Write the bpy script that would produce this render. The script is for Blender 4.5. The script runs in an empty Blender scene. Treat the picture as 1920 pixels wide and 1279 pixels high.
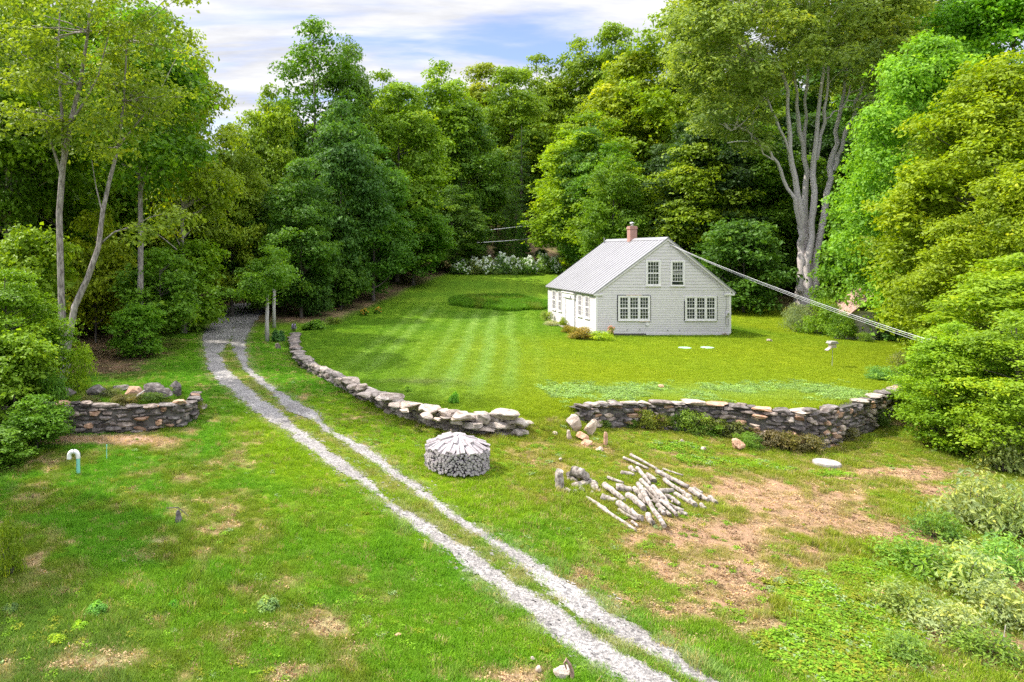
import bpy, math, random
import numpy as np
from mathutils import Vector, Matrix

# ------------------------------------------------------------------ camera, world, sun, exposure
SC = bpy.context.scene
COL = SC.collection
CAM_H = 5.4
FPX = 1280.0          # focal length in photo pixels (24 mm on 36 mm, 1920 wide)
PU, PV = 610.0, 470.0  # where the level view axis meets the picture (upright-corrected photograph)
cam_d = bpy.data.cameras.new('camera')
cam_d.lens = 24.0
cam_d.sensor_width = 36.0
cam_d.shift_x = (960.0 - PU) / 1920.0
cam_d.shift_y = -(639.5 - PV) / 1920.0
cam_d.clip_end = 3000
cam_d.clip_start = 0.1
cam = bpy.data.objects.new('camera', cam_d)
COL.objects.link(cam)
cam.location = (0, 0, CAM_H)
cam.rotation_euler = (math.radians(90), 0, 0)
SC.camera = cam

SUN_DIR = Vector((-0.70, 0.24, 1.0)).normalized()   # towards the sun
SUN_EL = math.asin(SUN_DIR.z)
SUN_AZ = math.atan2(SUN_DIR.x, SUN_DIR.y)
world = bpy.data.worlds.new('World')
SC.world = world
world.use_nodes = True
nt = world.node_tree
nt.nodes.clear()
def N(nt, typ, **kw):
    n = nt.nodes.new(typ)
    for k, v in kw.items():
        if k.startswith('i_'):
            n.inputs[k[2:]].default_value = v
        else:
            setattr(n, k, v)
    return n
def L(nt, a, b):
    nt.links.new(a, b)
sky = N(nt, 'ShaderNodeTexSky', sky_type='NISHITA', sun_disc=False)
sky.sun_elevation = SUN_EL
sky.sun_rotation = SUN_AZ
sky.air_density = 1.0; sky.dust_density = 1.2; sky.ozone_density = 1.6
tc = N(nt, 'ShaderNodeTexCoord')
# streaky high cloud: noise on the view direction projected to a flat cloud layer
sep = N(nt, 'ShaderNodeSeparateXYZ'); L(nt, tc.outputs['Generated'], sep.inputs[0])
zc = N(nt, 'ShaderNodeMath', operation='MAXIMUM'); L(nt, sep.outputs['Z'], zc.inputs[0]); zc.inputs[1].default_value = 0.0
za = N(nt, 'ShaderNodeMath', operation='ADD'); L(nt, zc.outputs[0], za.inputs[0]); za.inputs[1].default_value = 0.16
dx = N(nt, 'ShaderNodeMath', operation='DIVIDE'); L(nt, sep.outputs['X'], dx.inputs[0]); L(nt, za.outputs[0], dx.inputs[1])
dy = N(nt, 'ShaderNodeMath', operation='DIVIDE'); L(nt, sep.outputs['Y'], dy.inputs[0]); L(nt, za.outputs[0], dy.inputs[1])
cmb = N(nt, 'ShaderNodeCombineXYZ'); L(nt, dx.outputs[0], cmb.inputs[0]); L(nt, dy.outputs[0], cmb.inputs[1])
mp = N(nt, 'ShaderNodeMapping'); mp.inputs['Scale'].default_value = (0.75, 2.0, 1); mp.inputs['Rotation'].default_value = (0, 0, -0.22)
mp.inputs['Location'].default_value = (1.3, 0.7, 0)
L(nt, cmb.outputs[0], mp.inputs[0])
nz = N(nt, 'ShaderNodeTexNoise'); nz.inputs['Scale'].default_value = 1.15; nz.inputs['Detail'].default_value = 9; nz.inputs['Roughness'].default_value = 0.55
nz.inputs['Distortion'].default_value = 0.5
L(nt, mp.outputs[0], nz.inputs['Vector'])
cr = N(nt, 'ShaderNodeMapRange', interpolation_type='SMOOTHSTEP'); cr.inputs['From Min'].default_value = 0.38; cr.inputs['From Max'].default_value = 0.57
L(nt, nz.outputs['Fac'], cr.inputs['Value'])
mx = N(nt, 'ShaderNodeMix', data_type='RGBA')
skm = N(nt, 'ShaderNodeMix', data_type='RGBA', blend_type='MULTIPLY'); skm.inputs[0].default_value = 1.0
L(nt, sky.outputs[0], skm.inputs[6]); skm.inputs[7].default_value = (0.66, 0.62, 0.74, 1)
# cloud: soft grey-white low in the sky with lighter and darker parts, brightened overhead, out of view, as added fill light
nz2 = N(nt, 'ShaderNodeTexNoise'); nz2.inputs['Scale'].default_value = 2.3; nz2.inputs['Detail'].default_value = 8; nz2.inputs['Roughness'].default_value = 0.6; L(nt, mp.outputs[0], nz2.inputs['Vector'])
c2 = N(nt, 'ShaderNodeMapRange'); c2.inputs['From Min'].default_value = 0.32; c2.inputs['From Max'].default_value = 0.66; L(nt, nz2.outputs['Fac'], c2.inputs['Value'])
lowc = N(nt, 'ShaderNodeMix', data_type='RGBA'); L(nt, c2.outputs[0], lowc.inputs[0]); lowc.inputs[6].default_value = (2.0, 2.04, 2.2, 1); lowc.inputs[7].default_value = (3.3, 3.3, 3.35, 1)
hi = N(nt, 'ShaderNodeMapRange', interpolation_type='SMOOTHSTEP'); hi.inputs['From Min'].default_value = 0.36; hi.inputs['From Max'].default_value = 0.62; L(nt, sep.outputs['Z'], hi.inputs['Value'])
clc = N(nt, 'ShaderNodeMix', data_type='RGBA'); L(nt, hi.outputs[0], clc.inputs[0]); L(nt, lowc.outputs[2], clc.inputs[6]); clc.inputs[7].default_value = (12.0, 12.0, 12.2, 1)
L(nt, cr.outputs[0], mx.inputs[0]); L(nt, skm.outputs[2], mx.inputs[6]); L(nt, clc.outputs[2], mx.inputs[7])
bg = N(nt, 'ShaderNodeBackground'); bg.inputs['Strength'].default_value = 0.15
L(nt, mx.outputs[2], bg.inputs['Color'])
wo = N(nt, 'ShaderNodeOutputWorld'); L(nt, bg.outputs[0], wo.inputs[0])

sun_d = bpy.data.lights.new('sun', 'SUN')
sun_d.energy = 3.3; sun_d.angle = math.radians(0.53); sun_d.color = (1.0, 0.93, 0.82)
sun = bpy.data.objects.new('sun', sun_d); COL.objects.link(sun)
sun.rotation_euler = (-SUN_DIR).to_track_quat('-Z', 'Y').to_euler()
sun.location = (-30, 20, 60)
vs = SC.view_settings
vs.view_transform = 'Standard'; vs.look = 'None'; vs.gamma = 1.0; vs.use_curve_mapping = False
vs.exposure = 1.22
cy = SC.cycles
cy.max_bounces = 5; cy.diffuse_bounces = 4; cy.glossy_bounces = 2; cy.transmission_bounces = 4; cy.transparent_max_bounces = 6
cy.caustics_reflective = False; cy.caustics_refractive = False
cy.use_adaptive_sampling = True; cy.adaptive_threshold = 0.014
cy.use_denoising = False

# ------------------------------------------------------------------ helpers
RNG = np.random.default_rng(11)
def tag(o, label=None, cat=None, group=None, kind=None):
    if label: o['label'] = label
    if cat: o['category'] = cat
    if group: o['group'] = group
    if kind: o['kind'] = kind
    return o
def empty(name, loc, rz=0.0):
    o = bpy.data.objects.new(name, None); COL.objects.link(o)
    o.location = loc; o.rotation_euler = (0, 0, rz); o.empty_display_size = 0.2
    return o
def link(name, me, parent=None, loc=None, mats=None):
    o = bpy.data.objects.new(name, me); COL.objects.link(o)
    if parent is not None: o.parent = parent
    if loc is not None: o.location = loc
    if mats is not None:
        me.materials.clear()
        for m in (mats if isinstance(mats, (list, tuple)) else [mats]): me.materials.append(m)
    return o
def np_mesh(name, v, f, smooth=False, matidx=None):
    v = np.asarray(v, dtype=np.float32); f = np.asarray(f, dtype=np.int32)
    me = bpy.data.meshes.new(name); n, k = f.shape
    me.vertices.add(len(v)); me.vertices.foreach_set('co', v.ravel())
    me.loops.add(n * k); me.loops.foreach_set('vertex_index', f.ravel())
    me.polygons.add(n)
    me.polygons.foreach_set('loop_start', np.arange(0, n * k, k, dtype=np.int32))
    me.polygons.foreach_set('use_smooth', np.full(n, smooth, dtype=bool))
    if matidx is not None: me.polygons.foreach_set('material_index', np.asarray(matidx, dtype=np.int32))
    me.update(calc_edges=True)
    return me
def attr(me, name, typ, dom, data):
    a = me.attributes.new(name, typ, dom)
    key = {'FLOAT': 'value', 'INT': 'value', 'FLOAT_VECTOR': 'vector', 'FLOAT_COLOR': 'color'}[typ]
    a.data.foreach_set(key, np.asarray(data, dtype=np.int32 if typ == 'INT' else np.float32).ravel())

class MB:
    """collects polygons with a material slot, builds one mesh object"""
    def __init__(s): s.v = []; s.f = []; s.m = []
    def quad(s, pts, m=0):
        b = len(s.v); s.v += [tuple(p) for p in pts]; s.f.append(tuple(range(b, b + len(pts)))); s.m.append(m)
    def box(s, x0, x1, y0, y1, z0, z1, m=0):
        b = len(s.v)
        s.v += [(x0,y0,z0),(x1,y0,z0),(x1,y1,z0),(x0,y1,z0),(x0,y0,z1),(x1,y0,z1),(x1,y1,z1),(x0,y1,z1)]
        for q in ((3,2,1,0),(4,5,6,7),(0,1,5,4),(1,2,6,5),(2,3,7,6),(3,0,4,7)):
            s.f.append(tuple(b + i for i in q)); s.m.append(m)
    def prism(s, poly, d, m=0):
        """poly: list of 3-D points (planar), d: extrusion vector"""
        b = len(s.v); n = len(poly); d = Vector(d)
        s.v += [tuple(p) for p in poly] + [tuple(Vector(p) + d) for p in poly]
        s.f.append(tuple(range(b, b + n))); s.m.append(m)
        s.f.append(tuple(range(b + 2 * n - 1, b + n - 1, -1))); s.m.append(m)
        for i in range(n):
            j = (i + 1) % n
            s.f.append((b + j, b + i, b + n + i, b + n + j)); s.m.append(m)
    def tube(s, pts, rad, sides=8, m=0, cap=True, capm=None):
        v, f = tube_np(pts, rad, sides); b = len(s.v)
        s.v += [tuple(p) for p in v]
        for q in f: s.f.append(tuple(int(i) + b for i in q)); s.m.append(m)
        if cap:
            cm = m if capm is None else capm
            s.f.append(tuple(b + i for i in range(sides - 1, -1, -1))); s.m.append(cm)
            e = b + len(v) - sides
            s.f.append(tuple(e + i for i in range(sides))); s.m.append(cm)
    def build(s, name, mats, parent=None, loc=None, smooth=False, fix=True):
        me = bpy.data.meshes.new(name)
        me.from_pydata(s.v, [], s.f)
        me.polygons.foreach_set('material_index', np.array(s.m, dtype=np.int32))
        if smooth: me.polygons.foreach_set('use_smooth', np.ones(len(s.f), dtype=bool))
        if fix:
            import bmesh
            bm = bmesh.new(); bm.from_mesh(me); bmesh.ops.recalc_face_normals(bm, faces=bm.faces[:]); bm.to_mesh(me); bm.free()
        me.update()
        return link(name, me, parent, loc, mats)

def tube_np(pts, rad, sides=6):
    pts = np.asarray(pts, float); n = len(pts)
    rad = np.broadcast_to(np.asarray(rad, float), (n,))
    tang = np.gradient(pts, axis=0); tang /= np.linalg.norm(tang, axis=1, keepdims=True) + 1e-9
    ref = np.array([0.0, 0.0, 1.0]) if abs(tang[0, 2]) < 0.8 else np.array([1.0, 0.0, 0.0])
    a = np.cross(tang, ref); a /= np.linalg.norm(a, axis=1, keepdims=True) + 1e-9
    b = np.cross(tang, a)
    th = np.linspace(0, 2 * np.pi, sides, endpoint=False)
    v = pts[:, None, :] + rad[:, None, None] * (np.cos(th)[None, :, None] * a[:, None, :] + np.sin(th)[None, :, None] * b[:, None, :])
    v = v.reshape(-1, 3)
    i = np.arange(n - 1)[:, None] * sides; k = np.arange(sides)[None, :]; k2 = (k + 1) % sides
    f = np.stack([i + k, i + k2, i + sides + k2, i + sides + k], -1).reshape(-1, 4)
    return v, f
def join_np(parts):
    vs, fs, o = [], [], 0
    for v, f in parts:
        vs.append(v); fs.append(f + o); o += len(v)
    return np.concatenate(vs), np.concatenate(fs)

def _hash(ix, iy, seed):
    h = (ix.astype(np.int64) * 374761393 + iy.astype(np.int64) * 668265263 + seed * 1442695041) & 0xffffffff
    h = ((h ^ (h >> 13)) * 1274126177) & 0xffffffff
    return ((h ^ (h >> 16)) & 0xffff) / 65535.0
def vnoise(x, y, seed=0):
    x = np.asarray(x, float); y = np.asarray(y, float)
    ix = np.floor(x); iy = np.floor(y); fx = x - ix; fy = y - iy
    fx = fx * fx * (3 - 2 * fx); fy = fy * fy * (3 - 2 * fy)
    a = _hash(ix, iy, seed); b = _hash(ix + 1, iy, seed); c = _hash(ix, iy + 1, seed); d = _hash(ix + 1, iy + 1, seed)
    return (a * (1 - fx) + b * fx) * (1 - fy) + (c * (1 - fx) + d * fx) * fy
def fbm(x, y, s, seed=0, oct=4):
    t = 0; amp = 0.5; tot = 0
    for k in range(oct):
        t = t + amp * vnoise(x / s + 17.3 * k, y / s - 9.1 * k, seed + k); tot += amp; amp *= 0.55; s *= 0.5
    return t / tot
def sst(a, b, x):
    t = np.clip((x - a) / (b - a), 0, 1); return t * t * (3 - 2 * t)

# ------------------------------------------------------------------ terrain
def at_z(u, v, z):
    Y = (CAM_H - z) * FPX / (v - PV); return ((u - PU) / FPX * Y, Y)
def PX(u, Y): return (u - PU) / FPX * Y
def PZ(v, Y): return CAM_H - (v - PV) / FPX * Y
LW_TOP = [(557,624),(556,640),(559,652),(570,668),(596,683),(635,699),(672,719),(708,731),(755,749),(792,758),(843,768),(893,775),(973,780)]
RW_TOP = [(1075,760),(1110,754),(1180,752),(1300,752),(1380,757),(1430,764),(1480,768),(1530,766),(1580,754),(1620,744),(1660,730),(1712,708)]
LWP = [at_z(u, v, z) for (u, v), z in zip(LW_TOP, np.linspace(0.15, -0.22, len(LW_TOP)))]
RWP = [at_z(u, v, -0.02) for u, v in RW_TOP]
POLY = np.array(LWP + RWP + [(29.5, 32.0), (60, 34), (200, 34), (200, 300), (-3, 300), (-3, 54)])
def poly_sd(X, Y):
    """signed distance to the lawn terrace edge, + inside"""
    X = np.asarray(X, float); Y = np.asarray(Y, float)
    d = np.full(X.shape, 1e9); ins = np.zeros(X.shape, bool)
    n = len(POLY)
    for i in range(n):
        ax, ay = POLY[i]; bx, by = POLY[(i + 1) % n]
        ex, ey = bx - ax, by - ay
        t = np.clip(((X - ax) * ex + (Y - ay) * ey) / (ex * ex + ey * ey), 0, 1)
        d = np.minimum(d, np.hypot(X - ax - t * ex, Y - ay - t * ey))
        c = ((ay > Y) != (by > Y)) & (X < (bx - ax) * (Y - ay) / (by - ay + 1e-12) + ax)
        ins ^= c
    return np.where(ins, d, -d)
GAP = np.array(at_z(1030, 772, -0.2))
def height(X, Y):
    X = np.asarray(X, float); Y = np.asarray(Y, float)
    zl = np.interp(Y, [-40, 0, 12, 18, 23, 28, 36, 42, 48, 56, 80, 100, 140, 200, 300, 600], [-2.6, -2.1, -1.62, -1.18, -0.80, -0.46, -0.30, -0.27, -0.1, 0.15, 1.3, 3, 7, 11, 16, 22])
    zl = zl - 0.28 * sst(11, 16, X) * (1 - sst(21, 25, X)) * sst(19, 22, Y) * (1 - sst(25, 28, Y))
    zl = zl - 0.22 * sst(7, 12, X) * sst(10, 17, Y) * (1 - sst(26, 34, Y))
    # the old rubble terrace beside the left trees
    ter = sst(-13.9, -12.9, X) * (1 - sst(-5.9, -5.3, X)) * sst(23.55, 23.95, Y) * (1 - sst(26.0, 28.5, Y))
    zl = zl + 0.90 * ter * (Y > 20)
    zu = np.interp(Y, [0, 45, 50, 54, 60, 66, 73, 80, 90, 110, 150, 220, 320, 600], [-0.02, -0.02, 0.05, 0.14, 0.5, 1.1, 1.9, 2.8, 4.6, 9, 20, 36, 50, 60])
    zu = zu - 0.26 * (1 - sst(1.5, 11, X)) * (1 - sst(34, 46, Y))
    zu = zu + 0.10 * np.clip(X - 34, 0, 60) * sst(44, 60, Y)
    s = poly_sd(X, Y)
    g = np.exp(-(((X - GAP[0]) / 1.2) ** 2 + ((Y - GAP[1]) / 2.0) ** 2))
    far = sst(44, 52, Y) * (1 - sst(2, 10, X))
    w0 = -0.20 - 1.8 * g - 8 * far; w1 = 0.10 + 1.2 * g + 8 * far
    m = sst(w0, w1, s)
    z = zl * (1 - m) + zu * m
    z = z + 0.10 * (fbm(X, Y, 7.0, 5, 3) - 0.5) + 0.05 * (fbm(X, Y, 1.6, 9, 2) - 0.5) * (1 - m)
    return z
def gz(x, y): return float(height(np.array([x]), np.array([y]))[0])
_YS = np.concatenate([np.arange(4, 60, 0.04), np.arange(60, 200, 0.2)])
def G(u, v, lift=0.0):
    """point on the terrain (lifted) seen at photo pixel u, v"""
    X = (u - PU) / FPX * _YS; zr = CAM_H - (v - PV) / FPX * _YS
    hit = np.nonzero(zr <= height(X, _YS) + lift)[0]
    i = hit[0] if len(hit) else len(_YS) - 1
    return Vector((X[i], _YS[i], zr[i]))

# driveway edges in the photo: (v, left track left/right, right track left/right)
DRV = [(572,440,462,462,496),(580,428,460,460,494),(588,423,455,455,492),(600,408,445,445,478),(618,388,437,437,467),(640,379,432,432,459),
 (664,383,411,440,461),(690,391,422,455,468),(724,422,458,493,503),(755,460,494,530,556),(772,484,523,545,582),(786,504,532,585,600),
 (810,538,568,612,624),(847,588,617,670,700),(887,640,680,720,752),(904,668,695,748,776),(934,708,728,788,812),(957,735,750,825,845),
 (984,768,808,862,886),(1014,808,842,908,945),(1028,832,880,925,962),(1055,872,905,962,1012),(1081,902,942,994,1048),(1118,942,1004,1036,1098),
 (1152,986,1060,1080,1148),(1189,1032,1106,1140,1206),(1202,1052,1127,1158,1222),(1232,1100,1179,1218,1272),(1263,1155,1238,1266,1322),(1279,1182,1262,1290,1348),(1330,1262,1345,1372,1440)]
def _drv():
    rows = []
    for v, a, b, c, d in DRV:
        p = [G(u, v) for u in (a, b, c, d)]
        rows.append([c for q in p for c in (q.y, q.x)])
    rows = np.array(rows)[::-1]
    yy = np.unique(np.concatenate([rows[:, 0], rows[:, 4]])); yy = yy[(yy > 9.5) & (yy < rows[-1, ::2].min())]
    return np.stack([yy] + [np.interp(yy, rows[:, 2 * i], rows[:, 2 * i + 1]) for i in range(4)], -1)
DR = _drv()
def drv_mask(X, Y, grow=0.0):
    e = [np.interp(Y, DR[:, 0], DR[:, i]) for i in (1, 2, 3, 4)]
    j = 0.17 * (fbm(X, Y, 0.5, 31, 4) - 0.5) * 2.2 + 0.25 * (fbm(X, Y, 2.2, 77, 2) - 0.5)
    inl = np.minimum(X - e[0], e[1] - X); inr = np.minimum(X - e[2], e[3] - X)
    return np.maximum(inl, inr) + j + grow + 0.05
# ------------------------------------------------------------------ materials
def newmat(name):
    m = bpy.data.materials.new(name); m.use_nodes = True
    t = m.node_tree; t.nodes.clear()
    out = N(t, 'ShaderNodeOutputMaterial')
    p = N(t, 'ShaderNodeBsdfPrincipled')
    L(t, p.outputs[0], out.inputs[0])
    return m, t, p, out
def ramp(t, fac, stops):
    r = N(t, 'ShaderNodeValToRGB')
    els = r.color_ramp.elements
    while len(els) < len(stops): els.new(0.5)
    for e, (pos, c) in zip(els, stops): e.position = pos; e.color = (*c, 1)
    L(t, fac, r.inputs[0]); return r.outputs[0]
def noise(t, scale, detail=4, rough=0.55, vec=None, stretch=None, kind='Object'):
    if vec is None:
        vec = N(t, 'ShaderNodeTexCoord').outputs[kind]
    if stretch is not None:
        mp = N(t, 'ShaderNodeMapping'); mp.inputs['Scale'].default_value = stretch; L(t, vec, mp.inputs[0]); vec = mp.outputs[0]
    n = N(t, 'ShaderNodeTexNoise'); n.inputs['Scale'].default_value = scale; n.inputs['Detail'].default_value = detail; n.inputs['Roughness'].default_value = rough
    L(t, vec, n.inputs['Vector']); return n.outputs['Fac']
def bump(t, p, h, strength=0.5, dist=0.02):
    b = N(t, 'ShaderNodeBump'); b.inputs['Strength'].default_value = strength; b.inputs['Distance'].default_value = dist
    L(t, h, b.inputs['Height']); L(t, b.outputs[0], p.inputs['Normal'])
def mul(t, a, b, fac=1.0):
    m = N(t, 'ShaderNodeMix', data_type='RGBA', blend_type='MULTIPLY'); m.inputs[0].default_value = fac
    for s, i in ((a, 6), (b, 7)):
        if isinstance(s, tuple): m.inputs[i].default_value = (*s, 1)
        else: L(t, s, m.inputs[i])
    return m.outputs[2]
def simple(name, c1, c2, scale=6, rough=0.8, stretch=None, bmp=0.0, bd=0.01, detail=5, spec=0.3, metal=0.0, lo=0.3, hi=0.7, kind='Object'):
    m, t, p, _ = newmat(name)
    f = noise(t, scale, detail, 0.6, stretch=stretch, kind=kind)
    L(t, ramp(t, f, [(lo, c1), (hi, c2)]), p.inputs['Base Color'])
    p.inputs['Roughness'].default_value = rough; p.inputs['Specular IOR Level'].default_value = spec; p.inputs['Metallic'].default_value = metal
    if bmp: bump(t, p, f, bmp, bd)
    return m
def leaf_mat(name, source, transl=0.38, warm=(1.35, 1.25, 0.5), gloss=0.45, spec=0.35):
    m, t, p, out = newmat(name)
    if source == 'object':
        c = N(t, 'ShaderNodeObjectInfo').outputs['Color']
    elif source == 'instancer':
        a = N(t, 'ShaderNodeAttribute', attribute_type='INSTANCER', attribute_name='col'); c = a.outputs['Vector']
    else:
        c = N(t, 'ShaderNodeAttribute', attribute_name='col').outputs['Color']
    a = N(t, 'ShaderNodeAttribute', attribute_name='tint')
    r = ramp(t, a.outputs['Fac'], [(0.0, (0.55, 0.62, 0.75)), (0.5, (1, 1, 1)), (0.85, (1.35, 1.25, 0.9)), (1.0, (1.9, 1.45, 0.7))])
    col = mul(t, c, r)
    L(t, col, p.inputs['Base Color']); p.inputs['Roughness'].default_value = gloss; p.inputs['Specular IOR Level'].default_value = spec
    tr = N(t, 'ShaderNodeBsdfTranslucent'); L(t, mul(t, col, warm), tr.inputs['Color'])
    mx = N(t, 'ShaderNodeMixShader'); mx.inputs[0].default_value = transl
    L(t, p.outputs[0], mx.inputs[1]); L(t, tr.outputs[0], mx.inputs[2]); L(t, mx.outputs[0], out.inputs[0])
    return m
M = {}
M['leaf'] = leaf_mat('leaf', 'object', 0.42, (1.3, 1.25, 0.5), 0.5, 0.25)
M['blade'] = leaf_mat('grass_blade', 'instancer', 0.36, (1.2, 1.2, 0.55), 0.6, 0.12)
M['bark_grey'] = simple('bark_grey', (0.12, 0.10, 0.095), (0.40, 0.355, 0.335), 5, 0.9, (2.5, 2.5, 0.7), 0.8, 0.03, lo=0.36, hi=0.66)
M['bark_dark'] = simple('bark_dark', (0.05, 0.042, 0.036), (0.19, 0.165, 0.145), 5, 0.9, (2.5, 2.5, 0.6), 0.8, 0.03)
M['bark_pale'] = simple('bark_pale', (0.36, 0.32, 0.305), (0.68, 0.63, 0.61), 7, 0.9, (2, 2, 1), 0.5, 0.02)
M['log_bark'] = simple('log_bark', (0.10, 0.08, 0.065), (0.42, 0.375, 0.335), 9, 0.9, None, 0.6, 0.02, lo=0.34, hi=0.62)
M['cut_wood'] = simple('cut_wood', (0.40, 0.29, 0.19), (0.62, 0.50, 0.38), 14, 0.9)
M['cut_grey'] = simple('weathered_cut_wood', (0.40, 0.36, 0.32), (0.62, 0.57, 0.52), 12, 0.9)
M['split_grey'] = simple('split_grey', (0.20, 0.18, 0.185), (0.54, 0.49, 0.50), 10, 0.9, (1, 1, 6), 0.5, 0.01)
M['split_end'] = simple('split_end', (0.14, 0.10, 0.085), (0.56, 0.44, 0.38), 22, 0.9)
M['old_wood'] = simple('old_wood', (0.06, 0.052, 0.05), (0.2, 0.18, 0.17), 8, 0.9, (2, 2, 0.6), 0.7, 0.02)

def stone_mat(name, c1, c2, c3):
    m, t, p, _ = newmat(name)
    geo = N(t, 'ShaderNodeNewGeometry')
    f = noise(t, 5.5, 7, 0.65)
    rnd = N(t, 'ShaderNodeAttribute', attribute_name='tint')
    a = ramp(t, f, [(0.28, c1), (0.5, c2), (0.72, c3)])
    b = ramp(t, rnd.outputs['Fac'], [(0, (0.45, 0.43, 0.42)), (0.6, (1, 1, 1)), (1, (1.35, 1.22, 1.1))])
    L(t, mul(t, a, b), p.inputs['Base Color']); p.inputs['Roughness'].default_value = 0.92; p.inputs['Specular IOR Level'].default_value = 0.2
    bump(t, p, noise(t, 26, 5, 0.6), 0.7, 0.02)
    return m
M['stone_pale'] = stone_mat('stone_pale', (0.15, 0.125, 0.105), (0.37, 0.32, 0.28), (0.53, 0.48, 0.435))
M['stone_dark'] = stone_mat('stone_dark', (0.04, 0.035, 0.032), (0.16, 0.14, 0.132), (0.38, 0.355, 0.34))
M['stone_rust'] = stone_mat('stone_rust', (0.24, 0.13, 0.08), (0.45, 0.29, 0.20), (0.58, 0.45, 0.35))

# ground: colour zones come per vertex (grass kinds, bare soil, leaf litter); fine mottling and bump in the shader
m, t, p, _ = newmat('ground'); M['ground'] = m
vc = N(t, 'ShaderNodeAttribute', attribute_name='col').outputs['Color']
f1 = noise(t, 9.0, 6, 0.7, kind='Object'); f2 = noise(t, 55.0, 4, 0.6, kind='Object'); f3 = noise(t, 1.3, 5, 0.6, kind='Object')
c = mul(t, vc, ramp(t, f1, [(0.25, (0.62, 0.64, 0.6)), (0.5, (1, 1, 1)), (0.75, (1.35, 1.3, 1.25))]))
c = mul(t, c, ramp(t, f2, [(0.25, (0.6, 0.6, 0.6)), (0.5, (1, 1, 1)), (0.75, (1.4, 1.35, 1.25))]))
c = mul(t, c, ramp(t, f3, [(0.3, (0.85, 0.88, 0.85)), (0.7, (1.15, 1.1, 1.1))]))
L(t, mul(t, c, (1.3, 1.3, 1.15)), p.inputs['Base Color']); p.inputs['Roughness'].default_value = 0.95; p.inputs['Specular IOR Level'].default_value = 0.05
ad = N(t, 'ShaderNodeMath', operation='ADD'); L(t, f1, ad.inputs[0]); L(t, f2, ad.inputs[1])
bump(t, p, ad.outputs[0], 0.9, 0.06)

m, t, p, _ = newmat('gravel'); M['gravel'] = m
vor = N(t, 'ShaderNodeTexVoronoi'); vor.inputs['Scale'].default_value = 26; L(t, N(t, 'ShaderNodeTexCoord').outputs['Object'], vor.inputs['Vector'])
c = ramp(t, noise(t, 0.9, 6, 0.65), [(0.3, (0.20, 0.188, 0.178)), (0.7, (0.345, 0.333, 0.322))])
hs = N(t, 'ShaderNodeSeparateColor'); L(t, vor.outputs['Color'], hs.inputs[0])
c = mul(t, c, ramp(t, hs.outputs[0], [(0.0, (0.5, 0.5, 0.52)), (0.45, (0.95, 0.95, 0.95)), (1.0, (1.4, 1.38, 1.38))]))
c = mul(t, c, ramp(t, noise(t, 60, 3), [(0.3, (0.8, 0.8, 0.8)), (0.7, (1.15, 1.15, 1.15))]))
L(t, c, p.inputs['Base Color']); p.inputs['Roughness'].default_value = 0.95; p.inputs['Specular IOR Level'].default_value = 0.15
bump(t, p, vor.outputs['Distance'], 0.9, 0.03)

def paint(name, c, rough=0.6, var=0.12, sc=3.0):
    m, t, p, _ = newmat(name)
    lo = tuple(x * (1 - var) for x in c); hi = tuple(min(1, x * (1 + var * 0.6)) for x in c)
    a = ramp(t, noise(t, sc, 6, 0.65), [(0.3, lo), (0.65, hi)])
    L(t, mul(t, a, ramp(t, noise(t, 30, 3), [(0.3, (0.92, 0.92, 0.92)), (0.6, (1, 1, 1))])), p.inputs['Base Color'])
    p.inputs['Roughness'].default_value = rough; p.inputs['Specular IOR Level'].default_value = 0.3
    return m
M['clap'] = simple('clapboard_paint', (0.575, 0.54, 0.57), (0.685, 0.645, 0.68), 2.2, 0.65, (0.5, 0.5, 7), 0.0, detail=7)
M['shingle'] = simple('shingle_paint', (0.55, 0.515, 0.55), (0.67, 0.63, 0.665), 2.5, 0.75, (0.8, 0.8, 5), 0.2, 0.004, detail=8)
M['trim'] = paint('white_trim', (0.78, 0.745, 0.775), 0.5, 0.07)
M['trim_bare'] = simple('bare_wood_trim', (0.5, 0.36, 0.26), (0.72, 0.62, 0.54), 9, 0.8)
M['black'] = simple('black_gap', (0.012, 0.012, 0.013), (0.03, 0.03, 0.03), 9, 0.7)
M['roofmetal'] = simple('grey_metal_roof', (0.245, 0.243, 0.258), (0.295, 0.293, 0.308), 1.1, 0.42, (0.3, 2.5, 1), 0.0, spec=0.45, metal=0.0, detail=6)
M['flash'] = simple('galvanised', (0.42, 0.42, 0.44), (0.6, 0.6, 0.62), 5, 0.35, metal=0.7)
M['pane'] = simple('window_glass', (0.010, 0.014, 0.018), (0.085, 0.10, 0.085), 1.5, 0.05, spec=0.7, lo=0.38, hi=0.72)  # greenish grey mottling painted in for reflections and curtains
M['pane_curtain'] = simple('curtained_glass', (0.20, 0.18, 0.215), (0.32, 0.29, 0.34), 2.5, 0.15, (1, 1, 4), spec=0.6)
M['found'] = simple('foundation', (0.05, 0.045, 0.04), (0.14, 0.13, 0.12), 6, 0.9)
m, t, p, _ = newmat('chimney_brick'); M['brick'] = m
bt = N(t, 'ShaderNodeTexBrick'); bt.inputs['Scale'].default_value = 1.0; bt.inputs['Brick Width'].default_value = 0.2; bt.inputs['Row Height'].default_value = 0.075; bt.inputs['Mortar Size'].default_value = 0.008
bt.inputs['Color1'].default_value = (0.33, 0.135, 0.10, 1); bt.inputs['Color2'].default_value = (0.42, 0.20, 0.155, 1); bt.inputs['Mortar'].default_value = (0.42, 0.34, 0.32, 1)
tcx = N(t, 'ShaderNodeTexCoord'); sx = N(t, 'ShaderNodeSeparateXYZ'); L(t, tcx.outputs['Object'], sx.inputs[0])
ax = N(t, 'ShaderNodeMath', operation='ADD'); L(t, sx.outputs[0], ax.inputs[0]); L(t, sx.outputs[1], ax.inputs[1])
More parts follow.
